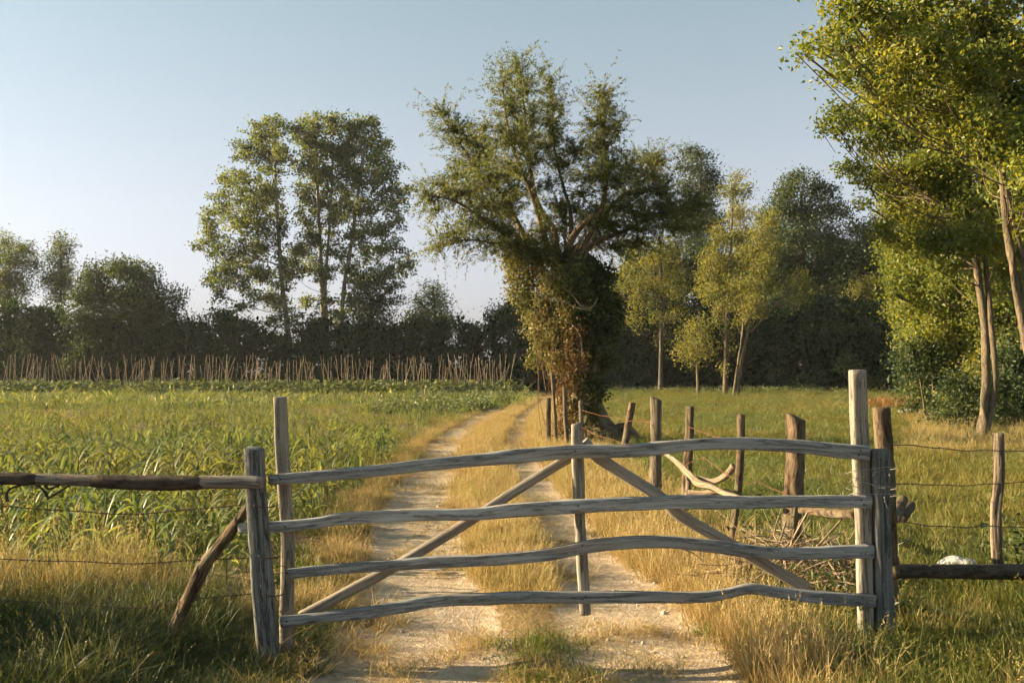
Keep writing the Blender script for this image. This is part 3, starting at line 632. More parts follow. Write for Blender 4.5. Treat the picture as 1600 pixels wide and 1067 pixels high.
def shrub(label, depth, clumps, mat, leaf, cover, spray, name='grove_shrub', spread=0.8):
    px = np.mean([c[0] for c in clumps]); g = P(px, 600, depth)
    gy = 580 + F * CAM_H / depth
    tr = [([(px + k * 9, gy), (px + k * 16 + 3, gy - 40 * 30 / depth), (px + k * 24, min(c[1] for c in clumps) + 10)], 2.2 * 30 / depth * 0.7, 0.8) for k in (-1, 0, 1)]
    return tree(name, label, 'shrub', depth, tr, clumps, mat, M['tree_bark'], leaf=leaf, cover=cover, spray=spray, spread=spread)
shrub('dark green shrub hanging over the meadow edge, left front of the right grove', 33, [(1430,545,20,16),(1455,560,30,20),(1440,590,30,18),(1475,590,30,22),(1455,620,34,18),(1490,625,30,20),(1420,575,16,12),(1475,645,26,12)], M['lf_bush'], 0.12, 5.5, 0.22)
shrub('low yellow-green shrub right of the thin dark grove trunk', 30, [(1520,590,26,22),(1545,570,26,24),(1510,625,26,18),(1550,625,30,22),(1530,650,28,14)], M['lf_gold'], 0.12, 5.0, 0.2)
tree('grove_tree', 'leafy tree filling the space between the near and the double-stemmed grove trees', 'tree', 29,
     [([(1604, 668), (1600, 600), (1598, 500), (1590, 400), (1575, 300), (1560, 200)], 5.5, 2)],
     [(1410,150,30,22),(1450,190,36,26),(1500,160,40,30),(1550,190,40,34),(1595,180,36,40),(1420,225,34,20),(1470,245,38,24),(1525,240,40,30),(1580,250,36,34),(1405,265,26,16),(1440,290,36,22),(1495,300,40,26),(1550,310,40,30),(1600,310,30,34),(1390,310,20,12),(1425,340,32,18),(1470,350,36,22),(1530,360,38,26),(1585,370,34,30),(1410,385,26,16),(1455,395,32,20),(1510,405,34,24),(1565,420,34,26),(1480,440,30,18),(1530,455,30,20)],
     M['lf_right'], M['tree_bark'], leaf=0.11, cover=4.5, spray=0.2, spread=1.6, twig_r=0.014, per=18)
shrub('tall golden-green thicket filling the gap behind the grove trunks', 40, [(1440,470,34,30),(1490,470,36,30),(1540,470,36,34),(1590,470,36,34),(1430,520,26,24),(1480,520,34,28),(1530,520,34,28),(1580,530,34,30),(1500,570,36,26),(1550,580,36,26),(1600,590,36,26),(1620,520,30,40),(1470,600,34,24),(1520,620,36,20),(1580,630,36,18),(1420,430,26,24),(1460,425,30,24),(1510,420,30,26),(1560,420,34,30),(1605,430,30,30),(1410,480,20,20),(1450,560,30,22)], M['lf_right'], 0.14, 4.6, 0.3, 'grove_thicket', 1.0)
shrub('leafy green shrub between the grove stems and the golden grass', 27, [(1490,600,24,20),(1500,630,26,18),(1470,655,24,12),(1560,600,26,22),(1575,650,28,16),(1545,660,22,12)], M['lf_bush'], 0.10, 5, 0.18)
shrub('tangled dark shrub against the right edge of the picture', 28, [(1590,560,30,30),(1610,600,30,34),(1580,610,28,24),(1600,640,34,22),(1570,640,22,16)], M['lf_bush'], 0.12, 5, 0.2)

# --- a bush standing left of the picture; its long evening shadow lies over the near left grass
for bx, by, bh, lab in ((-6.9, 5.3, .95, 'nearest leafy bush beside the wire fence left of the gate'), (-7.1, 6.3, 1.14, 'middle leafy bush beside the wire fence left of the gate'), (-8.2, 7.0, .9, 'farthest leafy bush beside the wire fence left of the gate')):
    base_ = np.array([bx, by, -.05])
    bl = [(np.array([bx + a, by + b, c * bh]), np.array([0.55, 0.6, 0.42]) * bh) for a, b, c in ((0, 0, .35), (-.3, .35, .8), (.2, -.35, .75), (0, 0, 1.1), (-.5, -.5, .5), (.3, .5, .45), (0, -.7, .4), (-.2, .7, .4), (.1, -.45, .95))]
    rb = thing('roadside_bush', lab, 'bush', (bx, by, 0))
    C_, v_, sp_ = spray_points(bl, 0.10, 3.2, 0.13)
    C_[:, 2] = np.maximum(C_[:, 2], 0.03)
    tag(obj('crown', leaf_mesh('crown', C_, 0.10 * rng.uniform(.7, 1.3, len(C_)), v_, M['lf_bush']), rb), kind='stuff')
    tw_ = MB()
    for p_, s_ in sp_:
        pa = smooth_path([base_, p_ * .5 + base_ * .5 + rng.normal(size=3) * .08, p_], 7)
        tw_.add(sweep(pa, np.linspace(.03, .008, 7), np.linspace(.03, .008, 7), k=6, cap=False))
    tag(obj('stems', tw_.mesh('stems', M['tree_bark']), rb), kind='stuff')

# ------------------------------------------------------------------ the ivy-clad pollard willow
WD = 23.0; ws = WD / F
wb = G(930, 692)
willow = thing('pollard_willow', 'old pollard willow wrapped in ivy and dry creeper beside the track', 'tree', (wb[0], WD, 0))
# leaning, flaring bole
bole = smooth_path([P(945, 708, WD), P(932, 672, WD), P(918, 630, WD), P(914, 570, WD), P(910, 500, WD), P(900, 430, WD), P(893, 398, WD)], 46)
bole[0, 2] = -0.06
br = np.interp(np.linspace(0, 1, 46), [0, .06, .14, .25, .5, .75, .92, 1], [58, 42, 30, 25, 27, 34, 40, 24]) * ws
swept('trunk', M['willow_bark'], willow, bole, br, br * 0.9, k=26, noise=0.11, nscale=3.0, seed=4)
for k, (pts, r) in enumerate((([(975, 700), (998, 706), (1015, 712)], 12), ([(915, 698), (897, 706), (880, 712)], 12), ([(945, 705), (948, 714), (950, 724)], 13))):
    a_ = [P(x, y - 6 * (i == 0) * 2, WD - 0.35 * (k == 2) * i - .1 * i) for i, (x, y) in enumerate(pts)]
    a_[-1][2] = -0.08; a_[1][2] = 0.06; a_[0][2] = 0.35
    swept('root', M['willow_bark'], willow, smooth_path([bole[3]] + a_, 12), np.linspace(r, r * .35, 12) * ws, np.linspace(r, r * .35, 12) * ws, k=10, noise=0.04, seed=k)
LIMBS = [
 ([(868, 440), (844, 419), (822, 376), (806, 344), (785, 305), (745, 262), (705, 205), (685, 175)], 5.5, 0.4),
 ([(880, 425), (863, 402), (847, 357), (831, 303), (808, 250), (792, 190), (785, 130)], 5, -0.5),
 ([(880, 410), (869, 386), (866, 360), (840, 318), (828, 262), (822, 207), (817, 150), (812, 100)], 5, 0.2),
 ([(885, 410), (891, 373), (892, 335), (880, 290), (866, 230), (862, 160), (858, 130)], 3.5, 0.6),
 ([(885, 405), (892, 376), (911, 351), (939, 328), (946, 285), (944, 220), (942, 150)], 5.5, -0.2),
 ([(905, 420), (908, 402), (933, 376), (965, 366), (1010, 345), (1055, 325), (1095, 318)], 4.5, 0.5),
 ([(880, 415), (850, 400), (805, 378), (760, 345), (712, 315), (665, 305)], 4, -0.9),
 ([(900, 410), (915, 380), (950, 330), (990, 290), (1025, 250)], 4, 0.9),
 ([(870, 420), (836, 400), (790, 385), (735, 375), (690, 382)], 3, -0.4),
]
limb_paths = []
for k, (pts, r, dd) in enumerate(LIMBS):
    n_ = len(pts); a_ = smooth_path([P(x, y, WD + dd * 2.4 * i / n_) for i, (x, y) in enumerate(pts)], 26)
    rr = np.linspace(r * 1.2, 0.7, 26) * ws
    limb_paths.append(a_)
    swept('limb', M['limb_bark'], willow, a_, rr, rr, k=8, noise=0.01, seed=k)
# cut pollard stubs round the head
for k in range(16):
    an = rng.uniform(-1.2, 1.2); c0 = P(890 + rng.uniform(-24, 24), 402 + rng.uniform(-6, 14), WD + rng.uniform(-.5, .3))
    ln = rng.uniform(.25, .8); c1 = c0 + np.array([math.sin(an) * ln * .7, rng.uniform(-.3, .2), ln])
    rr = rng.uniform(.02, .045)
    swept('pollard_stub', M['limb_bark'], willow, smooth_path([c0, (c0 + c1) / 2 + rng.normal(size=3) * .03, c1], 6), np.linspace(rr, rr * .75, 6), np.linspace(rr, rr * .75, 6), k=7, noise=.004, seed=k)
W_CL = [(688,174,14,9),(708,195,20,14),(733,216,24,16),(757,230,24,20),(738,255,32,18),(768,272,32,22),(690,288,24,9),(664,303,15,6),(680,328,20,5),(718,298,30,13),(757,316,32,13),(738,342,28,10),(700,368,20,7),(722,360,16,7),(682,385,10,4),(782,352,26,15),(790,326,26,18),(752,196,14,9),(802,298,24,22),(706,272,18,10),(800,262,24,18),(745,290,30,14),(672,312,14,5),(790,375,22,12),
 (806,104,13,11),(785,126,13,10),(822,134,15,18),(800,164,18,20),(832,180,14,18),(815,212,22,22),(856,136,8,13),(863,162,11,18),(861,192,15,17),(852,222,19,17),(790,214,20,17),(836,240,20,18),(845,112,7,8),(876,172,8,10),
 (940,142,13,11),(942,166,16,16),(945,196,20,18),(936,226,24,19),(902,232,21,17),(886,252,16,13),(952,250,27,19),(922,272,30,17),(966,278,30,15),(910,298,22,10),(988,262,21,15),(1012,247,19,13),(1032,248,15,10),(1002,296,30,17),(1040,298,24,15),(972,322,38,15),(1012,332,38,17),(1052,328,30,17),(1086,322,25,16),(1000,356,34,12),(942,338,20,14),(835,392,22,16),(862,384,18,16),(905,385,22,16),(880,330,16,20),(850,350,16,18),(915,335,16,16),(935,372,22,16),(965,385,26,14),(1000,378,24,10),(800,395,20,10),(1060,356,34,11),(964,206,10,12),(924,190,9,14),(1025,275,22,12),
 (855,288,12,9),(870,318,14,11),(828,372,24,15),(850,395,18,14),(880,355,22,14),(898,322,14,12),(925,350,22,12),(960,350,26,12)]
wl_cl = []
for c in W_CL:
    # each clump sits at the distance of the nearest limb
    best = 1e9; dd = WD
    for a_ in limb_paths:
        q = a_[np.argmin(np.hypot(a_[:, 0] / a_[:, 1] - (c[0] - 800) / F, (a_[:, 2] - CAM_H) / a_[:, 1] - (580 - c[1]) / F))]
        e = math.hypot(q[0] / q[1] - (c[0] - 800) / F, (q[2] - CAM_H) / q[1] - (580 - c[1]) / F)
        if e < best: best = e; dd = q[1]
    d = dd + rng.uniform(-.5, .5); s = d / F
    wl_cl.append((P(c[0], c[1], d), np.array([c[2] * s, (c[2] + c[3]) * .55 * s, c[3] * s])))
# long leaves strung along thin twigs
Cs, Ds, Vs = [], [], []; tw = MB(); lp = np.vstack([a_[6:] for a_ in limb_paths]); lt = np.vstack([np.gradient(a_, axis=0)[6:] for a_ in limb_paths]); lt /= np.linalg.norm(lt, axis=1)[:, None]
for p, r in wl_cl:
    qi = np.argmin(np.linalg.norm(lp - p, axis=1)); q = lp[qi]; tn = lt[qi]
    out = p - q; ol = np.linalg.norm(out) + 1e-6
    if ol > 0.15:
        tw.add(sweep(smooth_path([q, (p + q) / 2 + np.array([0, 0, -.05 * ol]), p], 6), np.linspace(.018, .010, 6), np.linspace(.018, .010, 6), k=5, cap=False))
    main = tn * .8 + out / ol * min(1, ol) * .6; main /= np.linalg.norm(main)
    nt = max(9, int(74 * r[0] * r[2] / 0.1)); off = rng.normal() * .12; sz = (r[0] * r[2]) ** .5
    for k in range(nt):
        d = rng.normal(size=3); d /= np.linalg.norm(d)
        dr = main * .7 + d * .85 + np.array([0, 0, rng.uniform(-.2, .3)]); dr /= np.linalg.norm(dr)
        ln = rng.uniform(.35, .95) * min(1.2, .6 + sz); s0 = p + d * r * rng.random() ** .5 * 1.05 - dr * ln * .4
        m = rng.integers(20, 32); t = rng.random(m) ** .85
        sd = np.cross(dr, rng.normal(size=(m, 3))); sd /= np.linalg.norm(sd, axis=1)[:, None]
        pt = s0 + dr * (t * ln)[:, None] + np.array([0, 0, -1]) * (t ** 2 * .16)[:, None] + sd * .03
        Cs.append(pt); Ds.append(np.tile(dr, (m, 1)) * .9 + sd * .8 + np.array([0, 0, -.35]))
        Vs.append(.5 + off + rng.normal() * .12 + rng.normal(size=m) * .16)
        if k % 3 == 0: tw.add(sweep(np.array([s0 - dr * .05, s0 + dr * ln * .5 - np.array([0, 0, .02]), s0 + dr * ln + np.array([0, 0, -.08])]), .0035, .0035, k=3, cap=False))
for a_ in limb_paths:   # upright side shoots all along the upper limbs
    tg = np.gradient(a_, axis=0); tg /= np.linalg.norm(tg, axis=1)[:, None]
    for i in range(9, 26):
        for k in range(9):
            d = rng.normal(size=3); d /= np.linalg.norm(d); dr = tg[i] * .7 + d * .95 + np.array([0, 0, .15]); dr /= np.linalg.norm(dr)
            ln = rng.uniform(.4, 1.05); s0 = a_[i] + tg[i] * rng.uniform(-.15, .15); m = rng.integers(18, 30); t = .15 + .85 * rng.random(m)
            sd = np.cross(dr, rng.normal(size=(m, 3))); sd /= np.linalg.norm(sd, axis=1)[:, None]
            Cs.append(s0 + dr * (t * ln)[:, None] - np.array([0, 0, 1]) * (t ** 2 * .06)[:, None] + sd * .035); Ds.append(np.tile(dr, (m, 1)) * .9 + sd * .8); Vs.append(.5 + rng.normal() * .14 + rng.normal(size=m) * .16)
            if k % 3 == 0: tw.add(sweep(np.array([s0, s0 + dr * ln * .5, s0 + dr * ln - np.array([0, 0, .05])]), .0035, .0035, k=3, cap=False))
C_ = np.vstack(Cs)
tag(obj('crown', leaf_mesh('crown', C_, 0.078 * rng.uniform(.7, 1.35, len(C_)), np.concatenate(Vs), M['lf_willow'], aspect=.26, dirs=np.vstack(Ds), upb=.3), willow), kind='stuff')
tag(obj('twigs', tw.mesh('twigs', M['limb_bark']), willow), kind='stuff')
def clothe(name, clumps, mat, leaf, cover, spray, dep=(-.6, .5), vs=.14, aspect=.75):
    cl = []
    for c in clumps:
        d = WD + (c[4] if len(c) > 4 else rng.uniform(*dep)); s = d / F
        cl.append((P(c[0], c[1], d), np.array([c[2] * .76 * s, (c[2] + c[3]) * .4 * s, c[3] * s])))
    C, v, _ = spray_points(cl, leaf, cover, spray, vshift=vs, aspect=aspect)
    C[:, 2] = np.maximum(C[:, 2], .03)
    return tag(obj(name, leaf_mesh(name, C, leaf * rng.uniform(.6, 1.35, len(C)), v, mat, aspect=aspect, upb=.2), willow), kind='stuff')
clothe('creeper', [(812,405,20,24,-.2),(802,430,14,20,-.2),(796,405,14,14,.1),(806,455,14,18,-.2),(830,430,22,30,-.3),(822,470,20,28,-.3),(838,500,20,26,-.4),(848,535,18,24,-.4),(858,558,13,16,-.4),(850,470,24,28,-.5),(866,520,16,26,-.6),(842,400,24,18,-.3),(865,440,24,24,-.7),(815,385,18,12,0),(860,400,20,14,-.5),(878,455,20,26,-.75),(885,500,16,24,-.8),(836,565,12,14,-.3),(905,425,20,18,-.7),(870,565,12,22,-.6)], M['lf_creeper'], .06, 6.0, .10)
clothe('dry_creeper', [(885,500,11,26,-.75),(893,540,11,30,-.75),(886,575,11,28,-.75),(896,600,11,24,-.7),(880,620,10,24,-.6),(892,650,16,22,-.7),(878,670,18,14,-.7),(905,675,12,14,-.7),(848,425,7,22,-.5),(905,520,10,26,-.85),(908,570,9,26,-.8)], M['lf_brown'], .06, 5.0, .10)
clothe('ivy', [(925,420,26,22,-.5),(945,432,20,20,-.2),(900,450,24,24,-.8),(940,468,30,28,-.4),(958,478,14,24,0),(915,500,26,28,-.75),(950,515,22,28,-.2),(925,550,22,28,-.6),(945,560,15,24,-.1),(918,600,16,26,-.6),(935,610,11,28,-.3),(924,645,13,24,-.5),(905,632,11,16,-.6),(900,405,28,12,-.4)], M['lf_ivy'], .075, 5.5, .10)
vm = MB()
for k in range(34):
    x0 = rng.uniform(838, 925); y0 = rng.uniform(415, 560); l_ = rng.uniform(50, 170); d = WD - rng.uniform(.55, .95)
    pa = smooth_path([P(x0, y0, d), P(x0 + rng.uniform(-9, 9), y0 + l_ * .5, d - rng.uniform(0, .1)), P(x0 + rng.uniform(2, 16), min(y0 + l_, 690), d)], 8)
    pa[:, 2] = np.maximum(pa[:, 2], .01)
    r = rng.uniform(.004, .010); vm.add(sweep(pa, r, r, k=4, cap=False))
tag(obj('hanging_vines', vm.mesh('hanging_vines', M['vine']), willow), kind='stuff')
for k, pts in enumerate(([(876, 448), (892, 458), (908, 478), (925, 480), (934, 465)], [(880, 470), (900, 480), (925, 486)], [(884, 500), (905, 520), (910, 560)])):
    swept('loose_vine', M['branch'], willow, smooth_path([P(x, y, WD - 1.05) for x, y in pts], 20), .016, .016, k=6, seed=k)
# ------------------------------------------------------------------ gate
GD0, GD1 = 5.78, 6.02           # gate plane: left a little nearer than right
def gd(px): return GD0 + (GD1 - GD0) * (px - 400) / 1000
gp0 = G(440, 1010)
gate = thing('field_gate', 'rustic grey wooden field gate with four wavy rails across the track', 'gate', P(900, 1000, 5.9) * np.array([1, 1, 0]))
def rail(pts, seed, front=0.0, th=0.026):
    """pts: (px, top_y, bottom_y)"""
    path = smooth_path([np.append(P(x, (a + b) / 2, gd(x) - front), (b - a) / 2) for x, a, b in pts], 90)
    h = path[:, 3] * gd(900) / F
    return swept('rail', M['rail'], gate, path[:, :3], th, h, k=24, expo=5.5, noise=0.0055, nscale=9, seed=seed)
RAILS = [
 [(421,742,757),(491,736,753),(605,724.5,742),(658,718,736),(760,708.5,727),(800,703,724),(892,696,716),(980,695,714.5),(1030,690,710),(1075,686,704),(1150,683,702),(1240,687,707),(1300,692,714),(1357,696,719)],
 [(374,817,832),(426,815,831),(491,809,825),(535,801,819),(644,795,813),(700,795,812),(760,792,811),(800,786,808),(916,779,801),(1020,775.5,795.5),(1052,773,794),(1150,775,795),(1240,774,792),(1360,774,794)],
 [(450,889,903),(535,880,895.5),(601,876,890.5),(666,870,887),(760,866,882.5),(852,857.5,875),(924,843.5,862),(980,838,857),(1040,837.5,856),(1067,839,857),(1121,844,863),(1161,850,869.5),(1229,856,874),(1300,853,872),(1363,851,871)],
 [(439,963,978),(491,957.5,972.5),(579,947,965),(632,938,956),(662,932,950),(700,929,945),(760,927,943.5),(800,925,942),(912,924,941),(1020,924,941),(1094,924,941),(1135,919,935),(1172,911,927.5),(1215,917,933),(1269,923,941),(1366,929,948)]]
rails = [rail(p, k + 1, front=0.035) for k, p in enumerate(RAILS)]
def upright(pts, seed, name='upright', mat='stile', depth_off=0.02, a=None, top_tilt=0.0, expo=5.0, parent=None, th=0.03, noise=0.004):
    """pts: (px_left, px_right, py), top first"""
    pp = []
    for l, r, y in pts:
        d = gd((l + r) / 2) + depth_off
        pp.append(np.append(P((l + r) / 2, y, d), (r - l) / 2 * d / F))
    path = smooth_path(pp[::-1], 46)
    return swept(name, M[mat], parent or gate, path[:, :3], path[:, 3], th, k=18, expo=expo, up=(0, 1, 0), noise=noise, nscale=8, seed=seed, tilt1=top_tilt)
ups = [upright([(428, 447, 621), (433, 453, 740), (439, 460, 832), (438, 459, 930), (437, 458, 1012)], 11, depth_off=0.034, top_tilt=0.1),
       upright([(892, 908, 662), (894, 913, 740), (897, 914, 800), (901, 919, 880), (906, 923, 959)], 12, depth_off=0.03, top_tilt=-0.2, expo=3.0, th=0.026),
       upright([(1327, 1352, 579), (1331, 1356, 695), (1337, 1360, 800), (1340, 1362, 900), (1343, 1364, 1006)], 13, depth_off=0.045, th=0.04)]
def brace(pts, seed, r=9.0, off=0.075, mat='brace'):
    path = smooth_path([P(x, y, gd(x) + off) for x, y in pts], 50)
    rr = r * 5.9 / F * np.linspace(1.0, 0.92, 50)
    return swept('brace', M[mat], gate, path, rr * .8, rr, k=14, expo=2.6, noise=0.004, nscale=9, seed=seed)
brace([(470, 963), (540, 926), (622, 882), (736, 812), (810, 764), (888, 716), (905, 704)], 21, 8.6)
brace([(912, 690), (940, 718), (1032, 777), (1060, 803), (1134, 846), (1215, 893), (1262, 919)], 22, 10.0)
def nails(parent, pts):
    for x, y in pts:
        c = P(x, y, gd(x) - 0.035 - 0.028)
        swept('nail', M['nail'], parent, np.array([c + [0, .012, 0], c]), .0055, .0055, k=8, up=(0, 0, 1))
nails(rails[2], [(1346, 856), (1352, 865), (1345, 864)]); nails(rails[3], [(1348, 934), (1355, 941)]); nails(rails[0], [(1345, 704), (1342, 711), (438, 749), (899, 705)])
nails(rails[1], [(1346, 781), (1350, 788), (445, 823), (903, 790)])
nails(rails[2], [(448, 895), (910, 852)]); nails(rails[3], [(448, 971), (915, 932), (910, 936)])
for k, (y0, sx) in enumerate(((890, 0), (824, -2), (750, -3))):      # old wire hinges round the left upright and post
    lp2 = [P(434 + sx + 16 * math.cos(a), y0 + 5 * math.sin(a * 1.0) + 2 * math.cos(3 * a), gd(440) + .03 + .085 * math.sin(a)) for a in np.linspace(0, 4 * math.pi, 40)]
    swept('wire_hinge', M['rustwire'], gate, smooth_path(lp2, 90), .0022, .0022, k=6, cap=False)

# gate posts
def post(name, label, pts, mat, seed, d=None, th=None, expo=5.0, noise=0.006, tilt=0.0, k=18, cat='post', round_=False, ground=True):
    pp = []
    for l, r, y in pts:
        dd = d if d is not None else gd((l + r) / 2)
        pp.append(np.append(P((l + r) / 2, y, dd), (r - l) / 2 * dd / F))
    path = smooth_path(pp[::-1], 50)
    if ground: path[0, 2] = min(path[0, 2], -0.05)
    root = thing(name, label, cat, (path[0, 0], path[0, 1], 0))
    w = path[:, 3]; t_ = w if round_ else (th if th else w)
    swept('shaft', M[mat], root, path[:, :3], w, t_, k=k, expo=2.1 if round_ else expo, up=(0, 1, 0), noise=noise, nscale=7, seed=seed, tilt1=tilt)
    return root
lp_ = post('gate_post', 'dark grey squared post left of the gate carrying the top log', [(382, 412, 701), (386, 416, 780), (392, 424, 870), (399, 431, 960), (405, 438, 1040)], 'post', 31, d=5.70, th=0.05, tilt=0.12)
rp_ = post('gate_post', 'dark grey squared post right of the gate, wired to the gate upright', [(1359, 1387, 703), (1361, 1388, 800), (1364, 1392, 890), (1368, 1399, 1004)], 'post', 32, d=6.05, th=0.05)
rd_ = post('round_post', 'brown round post standing close behind the right gate post', [(1364, 1390, 638), (1368, 1396, 720), (1372, 1400, 800), (1375, 1403, 900), (1378, 1404, 990)], 'barkpost', 33, d=6.35, round_=True, noise=0.017)
# crack hollows on the left post: dark wire staples
for y in (868, 927, 789):
    c = P(404 + (y - 789) * .1, y, 5.70 - .055)
    pts_ = [P(396 + (y - 789) * .1 + t * 34, y + 4 * math.sin(t * 3), 5.70 - .058 + .004 * math.cos(t * 9)) for t in np.linspace(0, 1, 6)]
    swept('wire_wrap', M['wire'], lp_, smooth_path(pts_, 20), .0035, .0035, k=6)

# left fence: log, strut, barbed wires
def log_thing(name, label, cat, segs, seed, expo=2.1, noise=0.006, part='log_shaft', k=16):
    """segs: list of (list of (px,py,r_px,depth), material key)"""
    root = None
    for j, (pts, mk) in enumerate(segs):
        path = smooth_path([np.append(P(x, y, d), r * d / F) for x, y, r, d in pts], max(14, 8 * len(pts)))
        if root is None: root = thing(name, label, cat, (path[0, 0], path[0, 1], max(0, path[:, 2].min())))
        swept(part if j == 0 else 'bark_patch', M[mk], root, path[:, :3], path[:, 3], path[:, 3], k=k, expo=expo, noise=noise, nscale=7, seed=seed + j)
    return root
log_thing('fence_log', 'long half-barked log nailed across the left fence top', 'log', [
    ([(-120, 745, 8.5, 5.66), (0, 747, 8.5, 5.66), (100, 749, 9, 5.65), (180, 752, 9.5, 5.64), (240, 754, 10, 5.63), (325, 753, 10, 5.62), (380, 753, 10, 5.61), (409, 754, 9.5, 5.60)], 'barelog'),
    ([(-60, 746, 9.3, 5.658), (0, 747, 9.4, 5.657), (40, 748, 9.4, 5.653), (58, 748.5, 8.0, 5.653)], 'darkbark'),
    ([(140, 751.5, 8.2, 5.645), (165, 752, 10.1, 5.64), (240, 754, 11.0, 5.627), (300, 754, 10.9, 5.62), (318, 754.5, 8.5, 5.62)], 'darkbark')], 41)
for k, pts in enumerate(([(45, 756), (25, 760), (13, 766), (10, 775), (12, 783)], [(58, 757), (70, 768), (74, 776)], [(112, 756), (96, 766), (80, 776), (74, 780)], [(70, 757), (76, 764), (92, 758)])):
    r_ = thing('bark_strip', ['curled dark bark strip hanging from the left end of the log', 'short bark splinter under the fence log', 'slanting bark strip hanging below the fence log', 'small bark curl stuck under the fence log'][k], 'bark', P(*pts[0], 5.65))
    swept('strip', M['darkbark'], r_, smooth_path([P(x, y, 5.65 - .01 * i) for i, (x, y) in enumerate(pts)], 16), .010, .006, k=6, seed=k)
log_thing('strut', 'rough brown strut log leaning up against the left gate post', 'log', [
    ([(388, 790, 6, 5.74), (365, 822, 8.5, 5.75), (338, 858, 9.5, 5.77), (318, 884, 10, 5.78), (296, 930, 10, 5.8), (278, 966, 9.5, 5.82), (262, 1004, 9.5, 5.84), (246, 1042, 9.5, 5.86)], 'barkpost')], 44, noise=0.011)
def wire(label, pts, mat='wire', r=.0022, barb=0.11, d0=None, sag=True, name='barbed_wire', group=None):
    path = smooth_path([P(*p) for p in pts], 60)
    L = np.concatenate([[0], np.cumsum(np.linalg.norm(np.diff(path, axis=0), axis=1))]); n = max(60, int(L[-1] / .02))
    s = np.linspace(0, L[-1], n); q = np.stack([np.interp(s, L, path[:, i]) for i in range(3)], 1)
    q[:, 2] += .006 * np.sin(s * 4.1 + 1) + .003 * np.sin(s * 11)
    root = thing(name, label, 'wire', q[0], group)
    for ph in (0, math.pi):
        o = np.stack([np.zeros(n), np.cos(s * 95 + ph), np.sin(s * 95 + ph)], 1) * r * 1.1
        swept('strand', M[mat], root, q + o, r, r, k=5, cap=False)
    if barb:
        mb = MB()
        for t in np.arange(barb * .5, L[-1], barb):
            c = np.array([np.interp(t, L, path[:, i]) for i in range(3)]); c[2] = np.interp(t, s, q[:, 2])
            for k in range(2):
                d = rng.normal(size=3); d[0] *= .4; d /= np.linalg.norm(d)
                mb.add(sweep(np.array([c - d * .014, c, c + d * .014]), [.0008, .0022, .0008], [.0008, .0022, .0008], k=4, cap=False))
        tag(obj('barbs', mb.mesh('barbs', M[mat]), root), kind='stuff')
    return root
wire('top barbed wire strand of the left fence just below the log', [(-60, 788, 5.75), (100, 797, 5.75), (200, 801, 5.75), (330, 794, 5.75), (392, 787, 5.75)])
wire('middle barbed wire strand of the left fence', [(-60, 874, 5.78), (100, 876, 5.78), (230, 878, 5.77), (398, 872, 5.76)])
wire('lowest barbed wire strand of the left fence in the tall grass', [(-60, 938, 5.8), (80, 941, 5.8), (215, 947, 5.8), (330, 934, 5.78), (403, 928, 5.76)])

# right fence beyond the gate
post('fence_post', 'thin crooked pale post at the right edge between barbed wires', [(1554, 1568, 677), (1555, 1569, 740), (1549, 1564, 800), (1550, 1566, 870), (1556, 1570, 935)], 'oldpost', 51, d=7.4, round_=True, noise=0.017)
wire('upper barbed wire strand right of the gate', [(1394, 697, 6.4), (1440, 698, 6.6), (1500, 702, 7.0), (1562, 705, 7.36), (1650, 707, 7.8)])
wire('middle barbed wire strand right of the gate', [(1396, 758, 6.4), (1450, 757, 6.7), (1500, 757, 7.0), (1560, 756, 7.36), (1650, 752, 7.8)])
wire('lower barbed wire strand right of the gate', [(1400, 816, 6.4), (1450, 821, 6.7), (1500, 822, 7.0), (1560, 823, 7.36), (1650, 829, 7.8)])
log_thing('fence_log', 'dark horizontal log low in the grass right of the gate', 'log', [([(1394, 892, 11, 6.5), (1440, 892, 11, 6.6), (1520, 893, 11.5, 6.8), (1600, 893, 11.5, 7.0), (1720, 894, 11.5, 7.3)], 'darkbark')], 53, noise=0.007)
log_thing('log_stub', 'short upright stub leaning on the dark log beside the right gate post', 'log', [([(1399, 872, 6, 6.36), (1399, 886, 7, 6.32), (1397, 898, 7.5, 6.26)], 'barkpost')], 54)
log_thing('log_stub', 'sawn log end poking towards the camera beside the right gate post', 'log', [([(1411, 781, 7.5, 6.9), (1404, 795, 9, 6.6), (1397, 808, 10, 6.3)], 'barkpost')], 55)
log_thing('log_stub', 'darker log end lying just behind the sawn log end', 'log', [([(1424, 790, 7, 7.3), (1414, 802, 8, 6.9), (1410, 808, 8, 6.6)], 'darkbark')], 56)
log_thing('fence_log', 'pale broken log reaching from the thick post to the gate upright', 'log', [([(1252, 797, 5.5, 7.9), (1280, 800, 6.5, 7.5), (1310, 803, 7, 7.0), (1336, 803, 7.5, 6.5)], 'barkpost')], 57)
# galvanised wire tying gate to post
for k, (yl, yr) in enumerate(((741, 730), (755, 761), (776, 772))):
    pts = [(1322 + k % 2 * 4, yl, 6.02), (1335, yl - 3, 5.92), (1360, (yl + yr) / 2, 5.93), (1388, yr, 5.97), (1401, yr + 1, 6.1), (1385, yr + 4, 6.22), (1345, (yl + yr) / 2 + 3, 6.2), (1322 + k % 2 * 4, yl, 6.02)]
    lab = ['topmost silver wire loop tying the gate to the right post', 'middle silver wire loop tying the gate to the right post', 'lowest silver wire loop tying the gate to the right post'][k]
    wire(lab, pts, 'newwire', .0014, 0, name='tie_wire')
tm = MB()
for k in range(13):
    c = P(rng.choice([1328, 1332, 1374, 1384, 1366]) + rng.uniform(-8, 8), rng.uniform(728, 790), 5.93 + rng.uniform(-.03, .02))
    e = c + rng.normal(size=3) * np.array([.05, .015, .05]); m = (c + e) / 2 + rng.normal(size=3) * .02
    tm.add(sweep(smooth_path([c, m, e], 8), .0011, .0011, k=4, cap=False))
